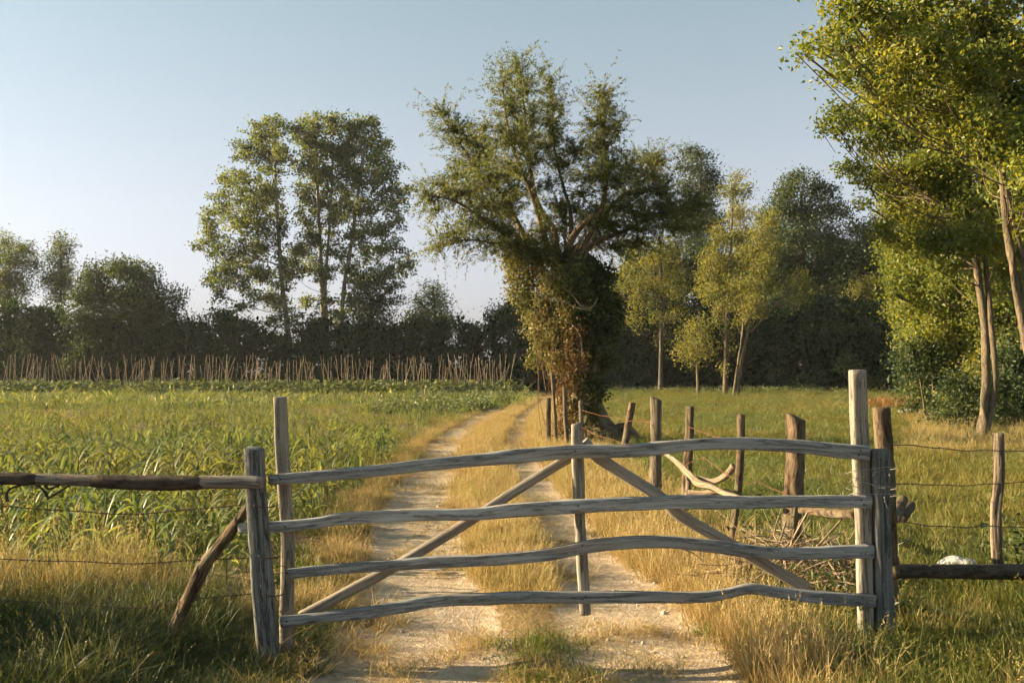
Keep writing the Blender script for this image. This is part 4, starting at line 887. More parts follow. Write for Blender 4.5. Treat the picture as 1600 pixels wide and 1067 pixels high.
tag(obj('wire_ends', tm.mesh('wire_ends', M['newwire'])), 'loose frayed silver wire ends round the right gate post', 'wire', kind='stuff')

# old fence along the right side of the track
post('fence_post', 'thick brown post with a split slanting top behind the gate', [(1228, 1258, 652), (1229, 1258, 700), (1226, 1256, 760), (1222, 1253, 820), (1219, 1250, 892)], 'barkpost', 61, d=8.4, round_=True, noise=0.026, tilt=0.42, k=26)
post('fence_post', 'thin dark knotty post just left of the thick split-topped post', [(1151, 1164, 648), (1151, 1163, 690), (1148, 1160, 760), (1140, 1152, 820), (1128, 1143, 892)], 'barkpost', 62, d=8.9, round_=True, noise=0.011)
post('fence_post', 'slim dark post between the knotty post and the pale cut-topped post', [(1072, 1084, 635), (1070, 1083, 690), (1066, 1080, 750), (1060, 1076, 830)], 'barkpost', 63, d=10.6, round_=True, noise=0.017)
post('fence_post', 'pale round post with slant-cut top left of the slim dark post', [(1016, 1033, 623), (1016, 1033, 690), (1015, 1034, 750), (1014, 1036, 800)], 'oldpost', 64, d=12.2, round_=True, noise=0.016, tilt=0.35)
post('fence_post', 'leaning short post right beside the willow foot', [(983, 993, 629), (977, 988, 660), (971, 982, 695), (967, 979, 716)], 'barkpost', 65, d=18.5, round_=True, noise=0.012)
for k, (lab, pts, d, m) in enumerate((
    ('stout brown post standing at the track edge left of the willow', [(852, 861, 622), (852, 861, 655), (852, 861, 700)], 22.0, 'barkpost'),
    ('tall thin bare pole leaning on the left of the willow trunk', [(860, 865, 582), (864, 869, 640), (868, 873, 706)], 21.6, 'oldpost'),
    ('thin post in the creeper in front of the willow trunk', [(879, 886, 605), (880, 887, 650), (884, 891, 708)], 21.2, 'oldpost'),
    ('greyish slender post close to the willow bole above the gate middle', [(904, 911, 626), (905, 912, 660), (905, 913, 712)], 20.6, 'oldpost'))):
    post('fence_post', lab, pts, m, 70 + k, d=d, round_=True, noise=0.012, k=12)
wire('rusty wire running from the willow to the slant-cut post', [(908, 641, 20.6), (945, 650, 19.4), (982, 657, 18.4), (1000, 658, 15), (1024, 662, 12.1)], 'rustwire', .003, .16)
wire('lower rusty wire sagging from the willow to the leaning post', [(908, 668, 20.6), (935, 680, 19.6), (972, 692, 18.4), (1000, 700, 15), (1024, 704, 12.1)], 'rustwire', .003, .16)
wire('rusty orange wire hanging between knotty post and thick post', [(1070, 728, 10.5), (1100, 716, 9.8), (1135, 742, 8.85), (1165, 757, 8.7), (1185, 752, 8.6), (1205, 762, 8.5), (1228, 770, 8.3)], 'rustwire', .0022, 0, name='rusty_wire')
wire('rusty wire stretched behind the gate top rail to the gate post', [(1075, 668, 10.5), (1150, 690, 8.85), (1230, 703, 8.3), (1300, 712, 7.2), (1368, 716, 6.4)], 'rustwire', .002, .14)
for k, (lab, pts) in enumerate((
    ('pale bare branch slanting down between the fence posts', [(1038, 706, 3.4, 10.2), (1058, 722, 4.2, 9.8), (1078, 742, 4.2, 9.4), (1090, 754, 4.8, 9.1), (1110, 759, 4.4, 8.9), (1134, 771, 4.6, 8.6), (1156, 778, 4, 8.4)]),
    ('thick curved dead branch stub resting on the pale branch', [(1092, 746, 3.2, 9.3), (1110, 752, 4.6, 9.2), (1124, 749, 5, 9.1), (1136, 741, 5.6, 9.0), (1147, 728, 6, 8.95)]),
    ('short horizontal dead stick below the pale branch', [(1076, 769, 3.5, 9.2), (1100, 770, 4, 9.1), (1122, 767, 4.5, 9.0), (1142, 770, 4.5, 8.95)]),
    ('thin twisted dead stem hooked on the slim dark post', [(1050, 716, 3, 10.3), (1066, 732, 3.5, 10.2), (1075, 748, 4, 10.2), (1074, 772, 4, 10.2), (1066, 806, 4.5, 10.2)]))):
    log_thing('dead_branch', lab, 'branch', [(pts, 'branch')], 80 + k, noise=0.012, part='branch_wood', k=12)

# heap of dry brushwood behind the gate
bm_ = MB()
for k in range(620):
    c = P(rng.uniform(1110, 1330), 0, 1) ; x = rng.uniform(1.55, 2.75); y = rng.uniform(7.0, 8.2)
    h = max(.02, .46 * math.exp(-((x - 2.2) / .5) ** 2) * math.exp(-((y - 7.6) / .5) ** 2)) * rng.random()
    an = rng.uniform(0, math.pi * 2); ln = rng.uniform(.15, .55); tl = rng.normal() * .35
    d = np.array([math.cos(an), math.sin(an) * .6, tl]); p0 = np.array([x, y, h + .02]); 
    p1 = p0 + d * ln * .5 + rng.normal(size=3) * .03; p2 = p0 + d * ln + rng.normal(size=3) * .05
    q = smooth_path([p0, p1, p2], 6); q[:, 2] = np.maximum(q[:, 2], .0)
    r = rng.uniform(.0025, .008); bm_.add(sweep(q, np.linspace(r, r * .5, 6), np.linspace(r, r * .5, 6), k=5, cap=False))
brush = thing('brush_heap', 'heap of dry brushwood twigs behind the right half of the gate', 'brushwood', (2.2, 7.6, 0))
tag(obj('twigs', bm_.mesh('twigs', M['branch']), brush), kind='stuff')
for k, pts in enumerate(([(1258, 912, 7.0), (1290, 908, 6.9), (1320, 909, 6.85), (1338, 914, 6.8)], [(1190, 870, 7.5), (1215, 850, 7.5), (1228, 815, 7.5)], [(1240, 890, 7.3), (1280, 850, 7.2), (1318, 808, 7.1)], [(1290, 870, 7.0), (1310, 900, 6.9), (1330, 935, 6.8)], [(1160, 826, 8.0), (1200, 850, 7.7), (1215, 872, 7.5)], [(1225, 880, 7.4), (1240, 840, 7.4), (1262, 800, 7.4)])):
    swept('stick', M['branch'], brush, smooth_path([P(*p) for p in pts], 14), .008, .008, k=7, noise=.001, seed=k)

# white things
def crumple(name, label, c, r3, mat, seed, amp=.18):
    n, m = 26, 18
    th = np.linspace(0, 2 * np.pi, n, endpoint=False); ph = np.linspace(0.02, np.pi - .02, m)
    T_, P_ = np.meshgrid(th, ph)
    d = np.stack([np.cos(T_) * np.sin(P_), np.sin(T_) * np.sin(P_), np.cos(P_)], -1).reshape(-1, 3)
    f = 1 + amp * fnoise(d * 2.2, seed, 3) + amp * .4 * fnoise(d * 7, seed + 9, 2)
    V = d * f[:, None] * np.array(r3); V[:, 2] = np.maximum(V[:, 2], -.35 * r3[2]); V = V + np.array(c)
    i = np.arange(m - 1)[:, None] * n; j = np.arange(n)[None]; j2 = (j + 1) % n
    Q = np.stack([i + j, i + n + j, i + n + j2, i + j2], -1).reshape(-1, 4)
    return tag(obj(name, mesh_np(name, V, Q, None, True, [mat])), label, 'sack')
p_ = P(1499, 900, 7.9); crumple('plastic_sack', 'white bulging plastic sack lying behind the dark log', (p_[0], p_[1], .09), (.155, .12, .105), M['sack'], 4, .3)
p_ = G(1421, 644); crumple('plastic_sheet', 'white crumpled plastic sheet far off beside the rusty weeds', (p_[0], p_[1], .04), (.42, .3, .11), M['sack'], 5, .3)
p_ = G(676, 888); tag(crumple('paper_scrap', 'small pale flat scrap lying in the left rut of the track', (p_[0], p_[1], .0), (.10, .05, .012), M['sack'], 8, .2), cat='scrap')
# ------------------------------------------------------------------ bean poles
BASE_D = 73.0
pm = []
for k in range(6):
    n = 9; z = np.linspace(0, 1, n); b = rng.normal(size=(n, 2)).cumsum(0) * .010
    pa = np.stack([b[:, 0], b[:, 1], z], 1); pa[0, :2] = 0
    mb = MB().add(sweep(pa, np.linspace(.016, .010, n), np.linspace(.016, .010, n), k=6, up=(0, 1, 0)))
    pm.append(mb.mesh('bean_pole', M['pole']))
xpos = []
x = -12.0
while x < 800:
    xpos.append(x); x += rng.choice([2.0, 2.9, 4.0, 5.5, 8, 12], p=[.42, .28, .16, .10, .03, .01])
for k, px in enumerate(xpos):
    d = BASE_D + rng.choice([-1.6, -.8, 0, .8]) + rng.uniform(-.2, .2); q = P(px, 600, d)
    o = bpy.data.objects.new('bean_pole', pm[k % 6]); COL.objects.link(o)
    h = rng.uniform(2.0, 3.1) if rng.random() < .75 else rng.uniform(2.4, 3.0); th = rng.uniform(.9, 1.5)
    o.location = (q[0], d, -.03); o.scale = (th, th, h)
    o.rotation_euler = (rng.normal() * .10, rng.normal() * (.11 if rng.random() < .55 else .32), rng.uniform(0, 6.28))
    tag(o, 'thin bare wooden bean pole standing in the row before the left hedge', 'bean pole', 'bean poles in the row before the left hedge')

# ------------------------------------------------------------------ instanced ground cover (nobody could count it)
def proto_collection(name, meshes):
    c = bpy.data.collections.new(name)
    for i, me in enumerate(meshes):
        o = bpy.data.objects.new('%s_%02d' % (name, i), me); c.objects.link(o)
    return c
def scatter(name, label, cat, pts, yaw, scl, protos, tilt=.12):
    n = len(pts)
    rot = np.stack([rng.normal(size=n) * tilt, rng.normal(size=n) * tilt, yaw], 1)
    me = bpy.data.meshes.new(name); me.vertices.add(n); me.vertices.foreach_set('co', np.ascontiguousarray(pts, np.float32).ravel())
    for k, typ, key, dat in (('rot', 'FLOAT_VECTOR', 'vector', rot), ('scl', 'FLOAT_VECTOR', 'vector', scl), ('idx', 'INT', 'value', rng.integers(0, len(protos.objects), n))):
        a = me.attributes.new(k, typ, 'POINT'); a.data.foreach_set(key, np.ascontiguousarray(dat, np.int32 if typ == 'INT' else np.float32).ravel())
    o = obj(name, me); tag(o, label, cat, kind='stuff')
    ng = bpy.data.node_groups.new(name, 'GeometryNodeTree')
    ng.interface.new_socket('Geometry', in_out='INPUT', socket_type='NodeSocketGeometry'); ng.interface.new_socket('Geometry', in_out='OUTPUT', socket_type='NodeSocketGeometry')
    N = ng.nodes; gi = N.new('NodeGroupInput'); go = N.new('NodeGroupOutput')
    iop = N.new('GeometryNodeInstanceOnPoints'); ci = N.new('GeometryNodeCollectionInfo')
    ci.inputs['Collection'].default_value = protos; ci.inputs['Separate Children'].default_value = True; ci.inputs['Reset Children'].default_value = True
    def na(nm, dt):
        a = N.new('GeometryNodeInputNamedAttribute'); a.data_type = dt; a.inputs['Name'].default_value = nm; return a.outputs['Attribute']
    e2r = N.new('FunctionNodeEulerToRotation'); L = ng.links
    L.new(na('rot', 'FLOAT_VECTOR'), e2r.inputs[0]); L.new(e2r.outputs[0], iop.inputs['Rotation'])
    L.new(na('scl', 'FLOAT_VECTOR'), iop.inputs['Scale']); L.new(na('idx', 'INT'), iop.inputs['Instance Index'])
    iop.inputs['Pick Instance'].default_value = True
    L.new(gi.outputs[0], iop.inputs['Points']); L.new(ci.outputs[0], iop.inputs['Instance']); L.new(iop.outputs[0], go.inputs[0])
    md = o.modifiers.new('scatter', 'NODES'); md.node_group = ng
    return o
def blades(n, h, w, spread, lean, curl, seg=3, hv=.35, tufts=8):
    """a patch of curved tapering blades growing in a few tufts. returns V, quads, tris, v"""
    V, Q, T, vv = [], [], [], []; c = 0
    cen = [(spread * math.sqrt(rng.random()), rng.uniform(0, 6.283), rng.uniform(.65, 1.15), rng.normal() * .1) for _ in range(tufts)]
    for i in range(n):
        cr, ca, ch, cv = cen[i % tufts] if rng.random() < .75 else (spread * math.sqrt(rng.random()), rng.uniform(0, 6.283), .8, 0)
        an = rng.uniform(0, 6.283); r = min(.05, spread * .5) * math.sqrt(rng.random()); b = np.array([cr * math.cos(ca) + r * math.cos(an), cr * math.sin(ca) + r * math.sin(an), -.015])
        hh = h * ch * rng.uniform(1 - hv, 1 + hv); an2 = an + rng.normal() * .9; d = np.array([math.cos(an2), math.sin(an2), 0]); s = np.array([-d[1], d[0], 0])
        ln = abs(rng.normal()) * lean; cu = abs(rng.normal()) * curl; tw = rng.normal() * .5; s = s * math.cos(tw) + d * math.sin(tw)
        val = np.clip(rng.normal(.5 + cv, .2), 0, 1)
        for k in range(seg + 1):
            t = k / seg; p = b + d * (ln * t + cu * t * t) * hh + np.array([0, 0, 1]) * hh * (t - .35 * cu * t * t - .15 * ln * t * t)
            ww = w * (1 - t) ** .7 * (.6 + .8 * min(t * 2, 1) * .5) * .5
            if k < seg: V += [p - s * ww, p + s * ww]; vv += [val - .1 + .15 * t] * 2
            else: V.append(p); vv.append(val + .1)
        for k in range(seg - 1): Q.append((c + 2 * k, c + 2 * k + 1, c + 2 * k + 3, c + 2 * k + 2))
        T.append((c + 2 * seg - 2, c + 2 * seg - 1, c + 2 * seg)); c += 2 * seg + 1
    return np.array(V), np.array(Q).reshape(-1, 4), np.array(T), np.array(vv)
def tuft(name, mat, heads=0, hh=.4, mat2=None, **kw):
    V, Q, T, v = blades(**kw); V = [V]; Q = [Q]; T = [T]; v = [v]
    if heads:   # a few taller stalks with narrow seed heads among the blades
        n0 = len(V[0]); SV, SQ, ST, sv = blades(heads, hh, .0035, kw['spread'], .25, .15, 4, .25, tufts=max(2, heads // 2))
        V.append(SV); Q.append(SQ + n0); T.append(ST + n0); v.append(sv + .3); n0 += len(SV); C, D = [], []
        for i in range(heads):
            tip = SV[i * 9 + 8]; dr = tip - SV[i * 9 + 6]
            for k in range(6): C.append(tip - dr * k * .12 * rng.uniform(.6, 1.4) + rng.normal(size=3) * .003); D.append(dr / (np.linalg.norm(dr) + 1e-6))
        LV, LQ, lv = leaf_cloud(np.array(C), np.full(len(C), .022), np.full(len(C), .85), aspect=.22, dirs=np.array(D))
        V.append(LV); Q.append(LQ + n0); v.append(lv)
    return mesh_np(name, np.vstack(V), [np.vstack(Q), np.vstack(T)], {'v': ('FLOAT', np.clip(np.concatenate(v), 0, 1))}, False, [mat])
PC = {}
PC['dry'] = proto_collection('dry_tuft', [tuft('dry_tuft', M['grass_dry'], heads=h_, hh=.34, n=110, h=.21, w=.0055, spread=.17, lean=.4, curl=.4, tufts=7) for h_ in (0, 6, 0, 10, 4)])
PC['drylow'] = proto_collection('dry_low_tuft', [tuft('dry_low_tuft', M['grass_dry'], n=70, h=.075, w=.005, spread=.2, lean=1.2, curl=.8, tufts=12) for _ in range(6)])
PC['green'] = proto_collection('green_tuft', [tuft('green_tuft', M['grass_green'], heads=h_, hh=.36, n=150, h=.17, w=.007, spread=.24, lean=.55, curl=.6, tufts=10) for h_ in (0, 3, 0, 6, 0, 2)])
PC['greenlow'] = proto_collection('green_low_tuft', [tuft('green_low_tuft', M['grass_green'], n=90, h=.075, w=.006, spread=.17, lean=.7, curl=.6) for _ in range(6)])
PC['dark'] = proto_collection('rank_tuft', [tuft('rank_tuft', M['grass_dark'], heads=h_, hh=.38, n=150, h=.21, w=.007, spread=.25, lean=.65, curl=.75, tufts=9) for h_ in (0, 4, 0, 2, 6)])
PC['meadow'] = proto_collection('meadow_tuft', [tuft('meadow_tuft', M['grass_meadow'], n=150, h=.11, w=.009, spread=.42, lean=.6, curl=.5, tufts=24) for _ in range(7)])
PC['gold'] = proto_collection('tall_dry_tuft', [tuft('tall_dry_tuft', M['grass_dry'], heads=h_, hh=.52, n=70, h=.32, w=.0055, spread=.2, lean=.25, curl=.3, tufts=6) for h_ in (6, 12, 3, 9)])

def sample(n, y0, y1, xlo, xhi, power=1.0):
    """random ground points; density falls off with distance so near grass is finest"""
    uu = rng.random(n); y = y0 * (y1 / y0) ** uu if power == 1.0 else y0 + (y1 - y0) * uu
    a = xlo(y); b = xhi(y); x = a + (b - a) * rng.random(n)
    return x, y
def put(name, label, cat, x, y, keep, protos, smin, smax, wide=1.0, tilt=.12, grow=0.0):
    x = x[keep]; y = y[keep]; n = len(x)
    z = relief(x, y); s = rng.uniform(smin, smax, n); g = 1 + grow * np.clip((y - 8) / 20, 0, 3)
    w = s * wide * g
    return scatter(name, label, cat, np.stack([x, y, z], 1), rng.uniform(0, 6.283, n), np.stack([w, w, s * (1 + .15 * (g - 1))], 1), protos, tilt)
EDGE = lambda y: -0.60 * y - 1.6
REDGE = lambda y: 0.60 * y + 2.2
nz = lambda x, y, s, k: noise2(x, y, s, k)
# median and verges: dry golden grass
x, y = sample(6500, 5.0, 62, lambda y: xl(y) - 1.4, lambda y: xr(y) + 2.2)
rm = track_zones(x, y); inm = (x > xl(y)) & (x < xr(y))
keep_m = inm & (rm < .35) & (y > 7.2) & (nz(x, y, .5, 30) > -.45)
put('median_grass', 'golden dry grass strip between the two ruts of the track', 'grass', x, y, keep_m, PC['dry'], .55, 1.0, 1.0, grow=.25)
keep_r = (x > xr(y) + .15) & (rm < .3) & (x < np.where(y < 7.8, 1.75 + .3 * nz(x, y, .6, 32), fence_x(y) + .25)) & ((y > 7.0) | (nz(x, y, .5, 31) > .0)) & (nz(x, y, .6, 33) > -.5)
put('verge_grass', 'golden dry grass along the right side of the track below the old posts', 'grass', x, y, keep_r, PC['dry'], .6, 1.15, 1.0, grow=.25)
keep_l = (x < xl(y) - .2) & (rm < .3) & (x > field_edge(y) - .1) & (y > 6.6) & (nz(x, y, .7, 34) > -.25 + .5 * np.clip((xl(y) - .75 - x) / .4, 0, 1))
put('verge_grass', 'dry tufted grass along the left side of the track at the field edge', 'grass', x, y, keep_l, PC['dry'], .4, .9, 1.0, grow=.2)
# thin litter of low dry grass in and beside the ruts
x, y = sample(9000, 4.9, 40, lambda y: xl(y) - 1.0, lambda y: xr(y) + 1.0)
rm = track_zones(x, y); kp = (nz(x, y, .35, 36) > -.04 + .28 * rm) 
put('trodden_grass', 'low trodden dry grass scattered over the dirt of the track', 'grass', x, y, kp, PC['drylow'], .5, 1.1, 1.0, .3, .2)
peb = []
for k in range(5):
    th_ = np.linspace(0, 2 * np.pi, 7, endpoint=False); V_ = [[0, 0, .6]]
    for zz, rr_ in ((.4, .7), (0, 1.), (-.4, .7)): V_ += [[math.cos(a) * rr_ * rng.uniform(.75, 1.2), math.sin(a) * rr_ * rng.uniform(.6, 1.0), zz * rng.uniform(.7, 1.2)] for a in th_]
    Q_ = [[1 + r * 7 + i, 1 + r * 7 + (i + 1) % 7, 8 + r * 7 + (i + 1) % 7, 8 + r * 7 + i] for r in (0, 1) for i in range(7)]; T_ = [[0, 1 + i, 1 + (i + 1) % 7] for i in range(7)]
    peb.append(mesh_np('pebble', np.array(V_), [np.array(Q_)[:, ::-1], np.array(T_)], None, True, [M['stone']]))
x, y = sample(700, 4.9, 22, lambda y: xl(y) - .6, lambda y: xr(y) + .5); kp = (track_zones(x, y) > .3) & (nz(x, y, .5, 37) > -.2)
x = x[kp]; y = y[kp]; s1 = rng.gamma(2.0, .0045, (len(x), 1)) + .004
scatter('track_pebbles', 'small pale pebbles scattered in the ruts of the track', 'pebbles', np.stack([x, y, relief(x, y)], 1), rng.uniform(0, 6.28, len(x)), np.repeat(s1, 3, 1), proto_collection('pebble', peb), .4)
# green patches near the gate middle and along the verges
x, y = sample(4200, 4.9, 14, lambda y: xl(y) - 1.2, lambda y: xr(y) + 1.6)
rm = track_zones(x, y); inm = (x > xl(y) + .2) & (x < xr(y) - .05)
kp = (rm < .55) & (((y < 6.2) & inm & (nz(x, y, .4, 38) > .05)) | ((nz(x, y, .6, 39) > .18) & (y < 11)))
put('track_grass', 'low green grass patches on the track just in front of the gate', 'grass', x, y, kp, PC['greenlow'], .6, 1.2, 1.0, .2)
# near left: rank green grass in the shade, golden tall grass behind it
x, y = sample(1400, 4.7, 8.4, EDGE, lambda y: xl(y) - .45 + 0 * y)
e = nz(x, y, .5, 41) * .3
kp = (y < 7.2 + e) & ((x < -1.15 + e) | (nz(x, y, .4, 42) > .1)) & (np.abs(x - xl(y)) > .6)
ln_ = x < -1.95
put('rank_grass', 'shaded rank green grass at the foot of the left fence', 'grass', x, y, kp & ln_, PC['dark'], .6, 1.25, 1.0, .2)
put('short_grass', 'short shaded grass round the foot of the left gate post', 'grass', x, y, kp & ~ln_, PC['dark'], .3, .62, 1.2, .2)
x, y = sample(300, 6.9, 7.9, EDGE, lambda y: -1.25 + 0 * y)
kp = (nz(x, y, .6, 44) > -.1 + .5 * np.clip((x + 2.6) / .6, 0, 1)) & (y > 6.9)
put('tall_dry_grass', 'tall orange dry grass glowing behind the left barbed wire', 'grass', x, y, kp, PC['gold'], .7, 1.3, 1.0, .1)
# near right: mixed green and straw grass
x, y = sample(2000, 4.7, 9.0, lambda y: np.maximum(1.35, xr(y) + .55), REDGE)
e = nz(x, y, .5, 46)
kp = (x > 1.5 + e * .35) & (e + nz(x, y, 1.5, 47) * .5 > -.25)
put('mixed_grass', 'green and straw coloured grass at the foot of the right gate post', 'grass', x, y, kp, PC['green'], .55, 1.1, 1.0, .2)
kp2 = (x > 1.3 + e * .35) & (e + nz(x, y, 1.2, 48) * .5 < -.05) & (rng.random(len(x)) < .5)
put('straw_grass', 'straw yellow grass tufts around the right gate post and brush heap', 'grass', x, y, kp2, PC['dry'], .5, 1.0, 1.0, .2)
# meadow
x, y = sample(9800, 7.5, 92, lambda y: fence_x(y) - .1, lambda y: 0.62 * y + 2.2)
kp = nz(x, y, 1.0, 50) > -.75
put('meadow_grass', 'short sunlit meadow grass right of the old fence posts', 'grass', x, y, kp, PC['meadow'], .6, 1.2, 1.0, .2, .45)
x, y = sample(2800, 8, 60, lambda y: fence_x(y) + .1, lambda y: 0.60 * y + 1.0)
kp = (nz(x, y, 2.0, 51) + .3 * nz(x, y, .6, 52) > .12)
put('meadow_straw', 'yellowed grass patches in the meadow right of the posts', 'grass', x, y, kp, PC['drylow'], .9, 1.8, 1.1, .2, .5)
x, y = sample(500, 19, 36, lambda y: 0.40 * y, lambda y: .56 * y)
put('grove_grass', 'golden grass around the foot of the right grove trees', 'grass', x, y, nz(x, y, 1.5, 53) > -.3, PC['gold'], .6, 1.1, 1.3, .15, .2)
# far strips
x, y = sample(3200, 44, 84, lambda y: -.58 * y, lambda y: field_edge(y) + 1.0)
PC['farcrop'] = proto_collection('far_crop_tuft', [tuft('far_crop_tuft', M['maize'], n=46, h=.22, w=.035, spread=.45, lean=.6, curl=.6, tufts=14) for _ in range(4)])
put('far_crop', 'low sparse young crop on the brown strip before the bean row', 'weeds', x, y, (nz(x, y, 2.5, 54) > -.25) & (y < 73), PC['farcrop'], .6, 1.3, 1.2, .2, .2)

x, y = sample(3600, 7.8, 50, lambda y: -.58 * y, lambda y: field_edge(y) - .1)
put('field_weeds', 'low weeds and grass between the maize rows', 'weeds', x, y, nz(x, y, 1.4, 56) > -.1, PC['meadow'], .7, 1.5, .8, .2, .3)
bw = proto_collection('broadleaf_weed', [leaf_mesh('broadleaf_weed', np.stack([rng.normal(size=70) * .14, rng.normal(size=70) * .14, np.abs(rng.normal(size=70)) * .13 + .03], 1), .05 * rng.uniform(.5, 1.3, 70), rng.normal(.6, .25, 70), M['lf_bush'], aspect=.55, upb=.9) for _ in range(4)])
x, y = sample(240, 5.2, 9.0, lambda y: 2.0 + 0 * y, lambda y: .58 * y); kp = (nz(x, y, .9, 57) + .35 * (x - 3.2) > .0) & ~((np.abs(x / y - .4493) < .05) & (y > 6.2))
x = x[kp]; y = y[kp]
scatter('broadleaf_weeds', 'dark broadleaf weeds growing along the low log right of the gate', 'weeds', np.stack([x, y, relief(x, y)], 1), rng.uniform(0, 6.28, len(x)), np.repeat(rng.uniform(.6, 1.5, (len(x), 1)), 3, 1), bw)
# rusty weeds by the far white sheet
kx = []
for k in range(170):
    px = rng.uniform(1345, 1480); py = rng.uniform(630, 642); kx.append(G(px, py))
kx = np.array(kx); rw = proto_collection('rust_tuft', [tuft('rust_tuft', M['rustweed'], n=26, h=.42, w=.03, spread=.22, lean=.5, curl=.5) for _ in range(3)])
scatter('rusty_weeds', 'rust brown dried weeds at the meadow edge near the white sheet', 'weeds', kx, rng.uniform(0, 6.28, len(kx)), np.repeat(rng.uniform(.6, 1.3, (len(kx), 1)), 3, 1), rw)

# low bean and squash plants along the foot of the poles
def leafy(n, r, h, leaf, mat):
    C = np.stack([rng.normal(size=n) * r, rng.normal(size=n) * r, np.abs(rng.normal(size=n)) * h * .5 + .05], 1)
    return leaf_mesh('bean_plant', C, leaf * rng.uniform(.6, 1.3, n), rng.normal(.5, .25, n), mat, aspect=.9, upb=1.2)
bp = proto_collection('bean_plant', [leafy(60, .28, .42, .17, M['bean']) for _ in range(5)])
n = 1000; px = rng.uniform(-30, 800, n); dd = BASE_D - 1.3 + rng.normal(size=n) * 1.3
pts = np.stack([(px - 800) / F * dd, dd, np.zeros(n)], 1)
scatter('bean_plants', 'low leafy bean plants along the foot of the poles', 'plants', pts, rng.uniform(0, 6.28, n), np.repeat(rng.uniform(.9, 1.9, (n, 1)), 3, 1), bp)
n = 380; px = rng.uniform(945, 1330, n); dd = 79 - (px - 945) * .012 + rng.normal(size=n) * 1.6
pts = np.stack([(px - 800) / F * dd, dd, np.zeros(n)], 1)
scatter('hedge_foot_weeds', 'low pale weeds along the foot of the right hedge', 'plants', pts, rng.uniform(0, 6.28, n), np.repeat(rng.uniform(.4, 1.0, (n, 1)), 3, 1), bp)
px = rng.uniform(500, 800, 260); dd = rng.uniform(38, 62, 260); xx = field_edge(dd) - np.abs(rng.normal(size=260)) * 2.2 - .2
scatter('squash_plants', 'low broad-leaved plants in the field corner where the track bends', 'plants', np.stack([xx, dd, np.zeros(260)], 1), rng.uniform(0, 6.28, 260), np.repeat(rng.uniform(.5, 1.0, (260, 1)), 3, 1), bp)

# ------------------------------------------------------------------ maize
def maize_leaf_geo(z0, an, ln, w, rise, val):
    seg = 6; d = np.array([math.cos(an), math.sin(an), 0]); s = np.array([-d[1], d[0], 0]); V, vv = [], []
    tw = rng.normal() * .5
    for k in range(seg + 1):
        t = k / seg; p = np.array([0, 0, z0]) + d * ln * (t * .75 + .1 * t * t) + np.array([0, 0, 1]) * ln * (rise * t - (rise + .25) * t ** 2.2)
        ww = w * .5 * (math.sin(math.pi * min(1, .18 + .82 * t) ** 1.15) * .95 + .05) if k < seg else .001
        a_ = tw * t; sk = s * math.cos(a_) + np.array([0, 0, 1]) * math.sin(a_)
        V += [p - sk * ww + np.array([0, 0, .18 * ww]), p - np.array([0, 0, .25 * ww]), p + sk * ww + np.array([0, 0, .18 * ww])]; vv += [val] * 3
    Q = []
    for k in range(seg):
        b = 3 * k; Q += [(b, b + 1, b + 4, b + 3), (b + 1, b + 2, b + 5, b + 4)]
    return np.array(V), np.array(Q), np.array(vv)
def maize_parts(h):
    out = []; n = rng.integers(7, 11); a0 = rng.uniform(0, 6.28)
    st = np.array([[0, 0, -.03], [0.005, 0, h * .4], [0, .006, h * .78]]); V, f, W = sweep(smooth_path(st, 6), np.linspace(.013, .006, 6), np.linspace(.013, .006, 6), k=6, up=(0, 1, 0), cap=False)
    out.append(('stalk', V, f[0], np.full(len(V), .45)))
    for i in range(n):
        t = (i + .6) / n
        V, Q, v = maize_leaf_geo(h * (.08 + .68 * t), a0 + i * math.pi + rng.normal() * .35, h * rng.uniform(.55, .8) * (1.05 - .25 * abs(t - .5)), .052 * rng.uniform(.8, 1.2), rng.uniform(.6, 1.6) * (.7 + .5 * t), np.clip(rng.normal(.55, .18) - (.0 if t > .25 else -.25), 0, 1))
        out.append(('leaf', V, Q, v))
    return out
mz = [maize_parts(rng.uniform(.55, .74)) for _ in range(8)]
mz_part = [[(nm, mesh_np('maize_' + nm, V, Q, {'v': ('FLOAT', v)}, True, [M['maize']])) for nm, V, Q, v in p] for p in mz]
mz_whole = []
for p in mz:
    V = np.vstack([q[1] for q in p]); off = np.cumsum([0] + [len(q[1]) for q in p]); Q = np.vstack([q[2] + o for q, o in zip(p, off)])
    mz_whole.append(mesh_np('maize_plant', V, Q, {'v': ('FLOAT', np.concatenate([q[3] for q in p]))}, True, [M['maize']]))
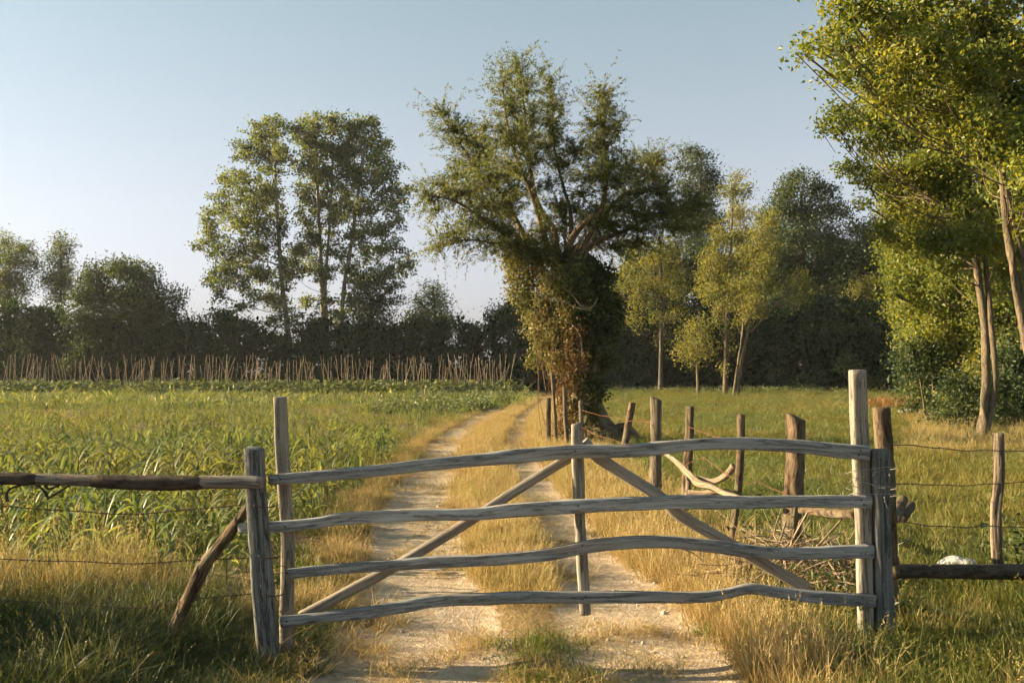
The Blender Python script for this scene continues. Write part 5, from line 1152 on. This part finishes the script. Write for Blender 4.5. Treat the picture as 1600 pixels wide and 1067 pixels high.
# rows run away from the camera, unevenly sown with gaps
pos = []
for rx in np.arange(-46, 1.2, .6):
    yy = 7.5 + rng.uniform(0, .3)
    while yy < 47:
        xx = rx + rng.normal() * .07 + .05 * math.sin(yy * .3) - .02 * (yy - 8) 
        if xx < field_edge(yy) - .12 and xx > -.60 * yy - 1.5: pos.append((xx, yy))
        yy += rng.uniform(.17, .36) * (1 if yy < 25 else 1.5)
pos = np.array(pos)
gap = noise2(pos[:, 0], pos[:, 1], 2.2, 60); pos = pos[(gap > -.12 - .35 * (pos[:, 1] < 15)) & (rng.random(len(pos)) < .93)]
pos = pos[np.argsort(pos[:, 1])]
near = pos[(pos[:, 0] > -.545 * pos[:, 1] - .1)][:300]; ymax = near[-1, 1]
LAB = 'young green maize plant among the nearest rows of the field left of the track'
for k, (xx, yy) in enumerate(near):
    t = int(rng.integers(0, 8)); sc = rng.uniform(.5, 1.0) * (1.05 - .1 * noise2(np.array([xx]), np.array([yy]), 3, 62)[0])
    if k < 110:
        o = bpy.data.objects.new('maize_plant', None); COL.objects.link(o); o.empty_display_size = .1
        for nm, me in mz_part[t]:
            c = bpy.data.objects.new(nm, me); COL.objects.link(c); c.parent = o
    else:
        o = bpy.data.objects.new('maize_plant', mz_whole[t]); COL.objects.link(o)
    o.location = (xx, yy, gz(xx, yy)); o.scale = (sc, sc, sc); o.rotation_euler = (rng.normal() * .07, rng.normal() * .07, rng.uniform(0, 6.283))
    tag(o, LAB, 'maize plant', 'maize plants in the nearest rows')
isn = (pos[:, 1] <= ymax) & (pos[:, 0] > -.545 * pos[:, 1] - .1)
rest = pos[~isn]; n = len(rest)
s_ = rng.uniform(.42, .95, n) * np.clip(1.1 - .5 * np.clip((rest[:, 1] - 16) / 30, 0, 1) - .2 * (noise2(rest[:, 0], rest[:, 1], 5, 63) < -.1), .5, 1.3)
scatter('maize_crop', 'wide young maize crop filling the field left of the track', 'maize', np.stack([rest[:, 0], rest[:, 1], relief(rest[:, 0], rest[:, 1])], 1), rng.uniform(0, 6.28, n), np.repeat(s_[:, None], 3, 1), proto_collection('maize_proto', mz_whole), .07)

# ------------------------------------------------------------------ evening haze
def haze_box():
    x0, x1, y0, y1, z0, z1 = -140, 140, -30, 180, -1.2, 32
    V = np.array([[x, y, z] for x in (x0, x1) for y in (y0, y1) for z in (z0, z1)], float)
    Q = np.array([[0, 1, 3, 2], [4, 6, 7, 5], [0, 4, 5, 1], [2, 3, 7, 6], [0, 2, 6, 4], [1, 5, 7, 3]])
    t = NT('thin_haze'); v = t.n('VolumePrincipled'); v.inputs['Color'].default_value = (0.86, 0.88, 0.92, 1); v.inputs['Density'].default_value = HAZE
    v.inputs['Anisotropy'].default_value = 0.3
    t.l(v.outputs[0], t.out.inputs['Volume'])
    return tag(obj('haze', mesh_np('haze', V, Q, None, False, [t.m])), 'thin evening haze over the fields', 'haze', kind='stuff')
HAZE = 0.0002
haze_box()
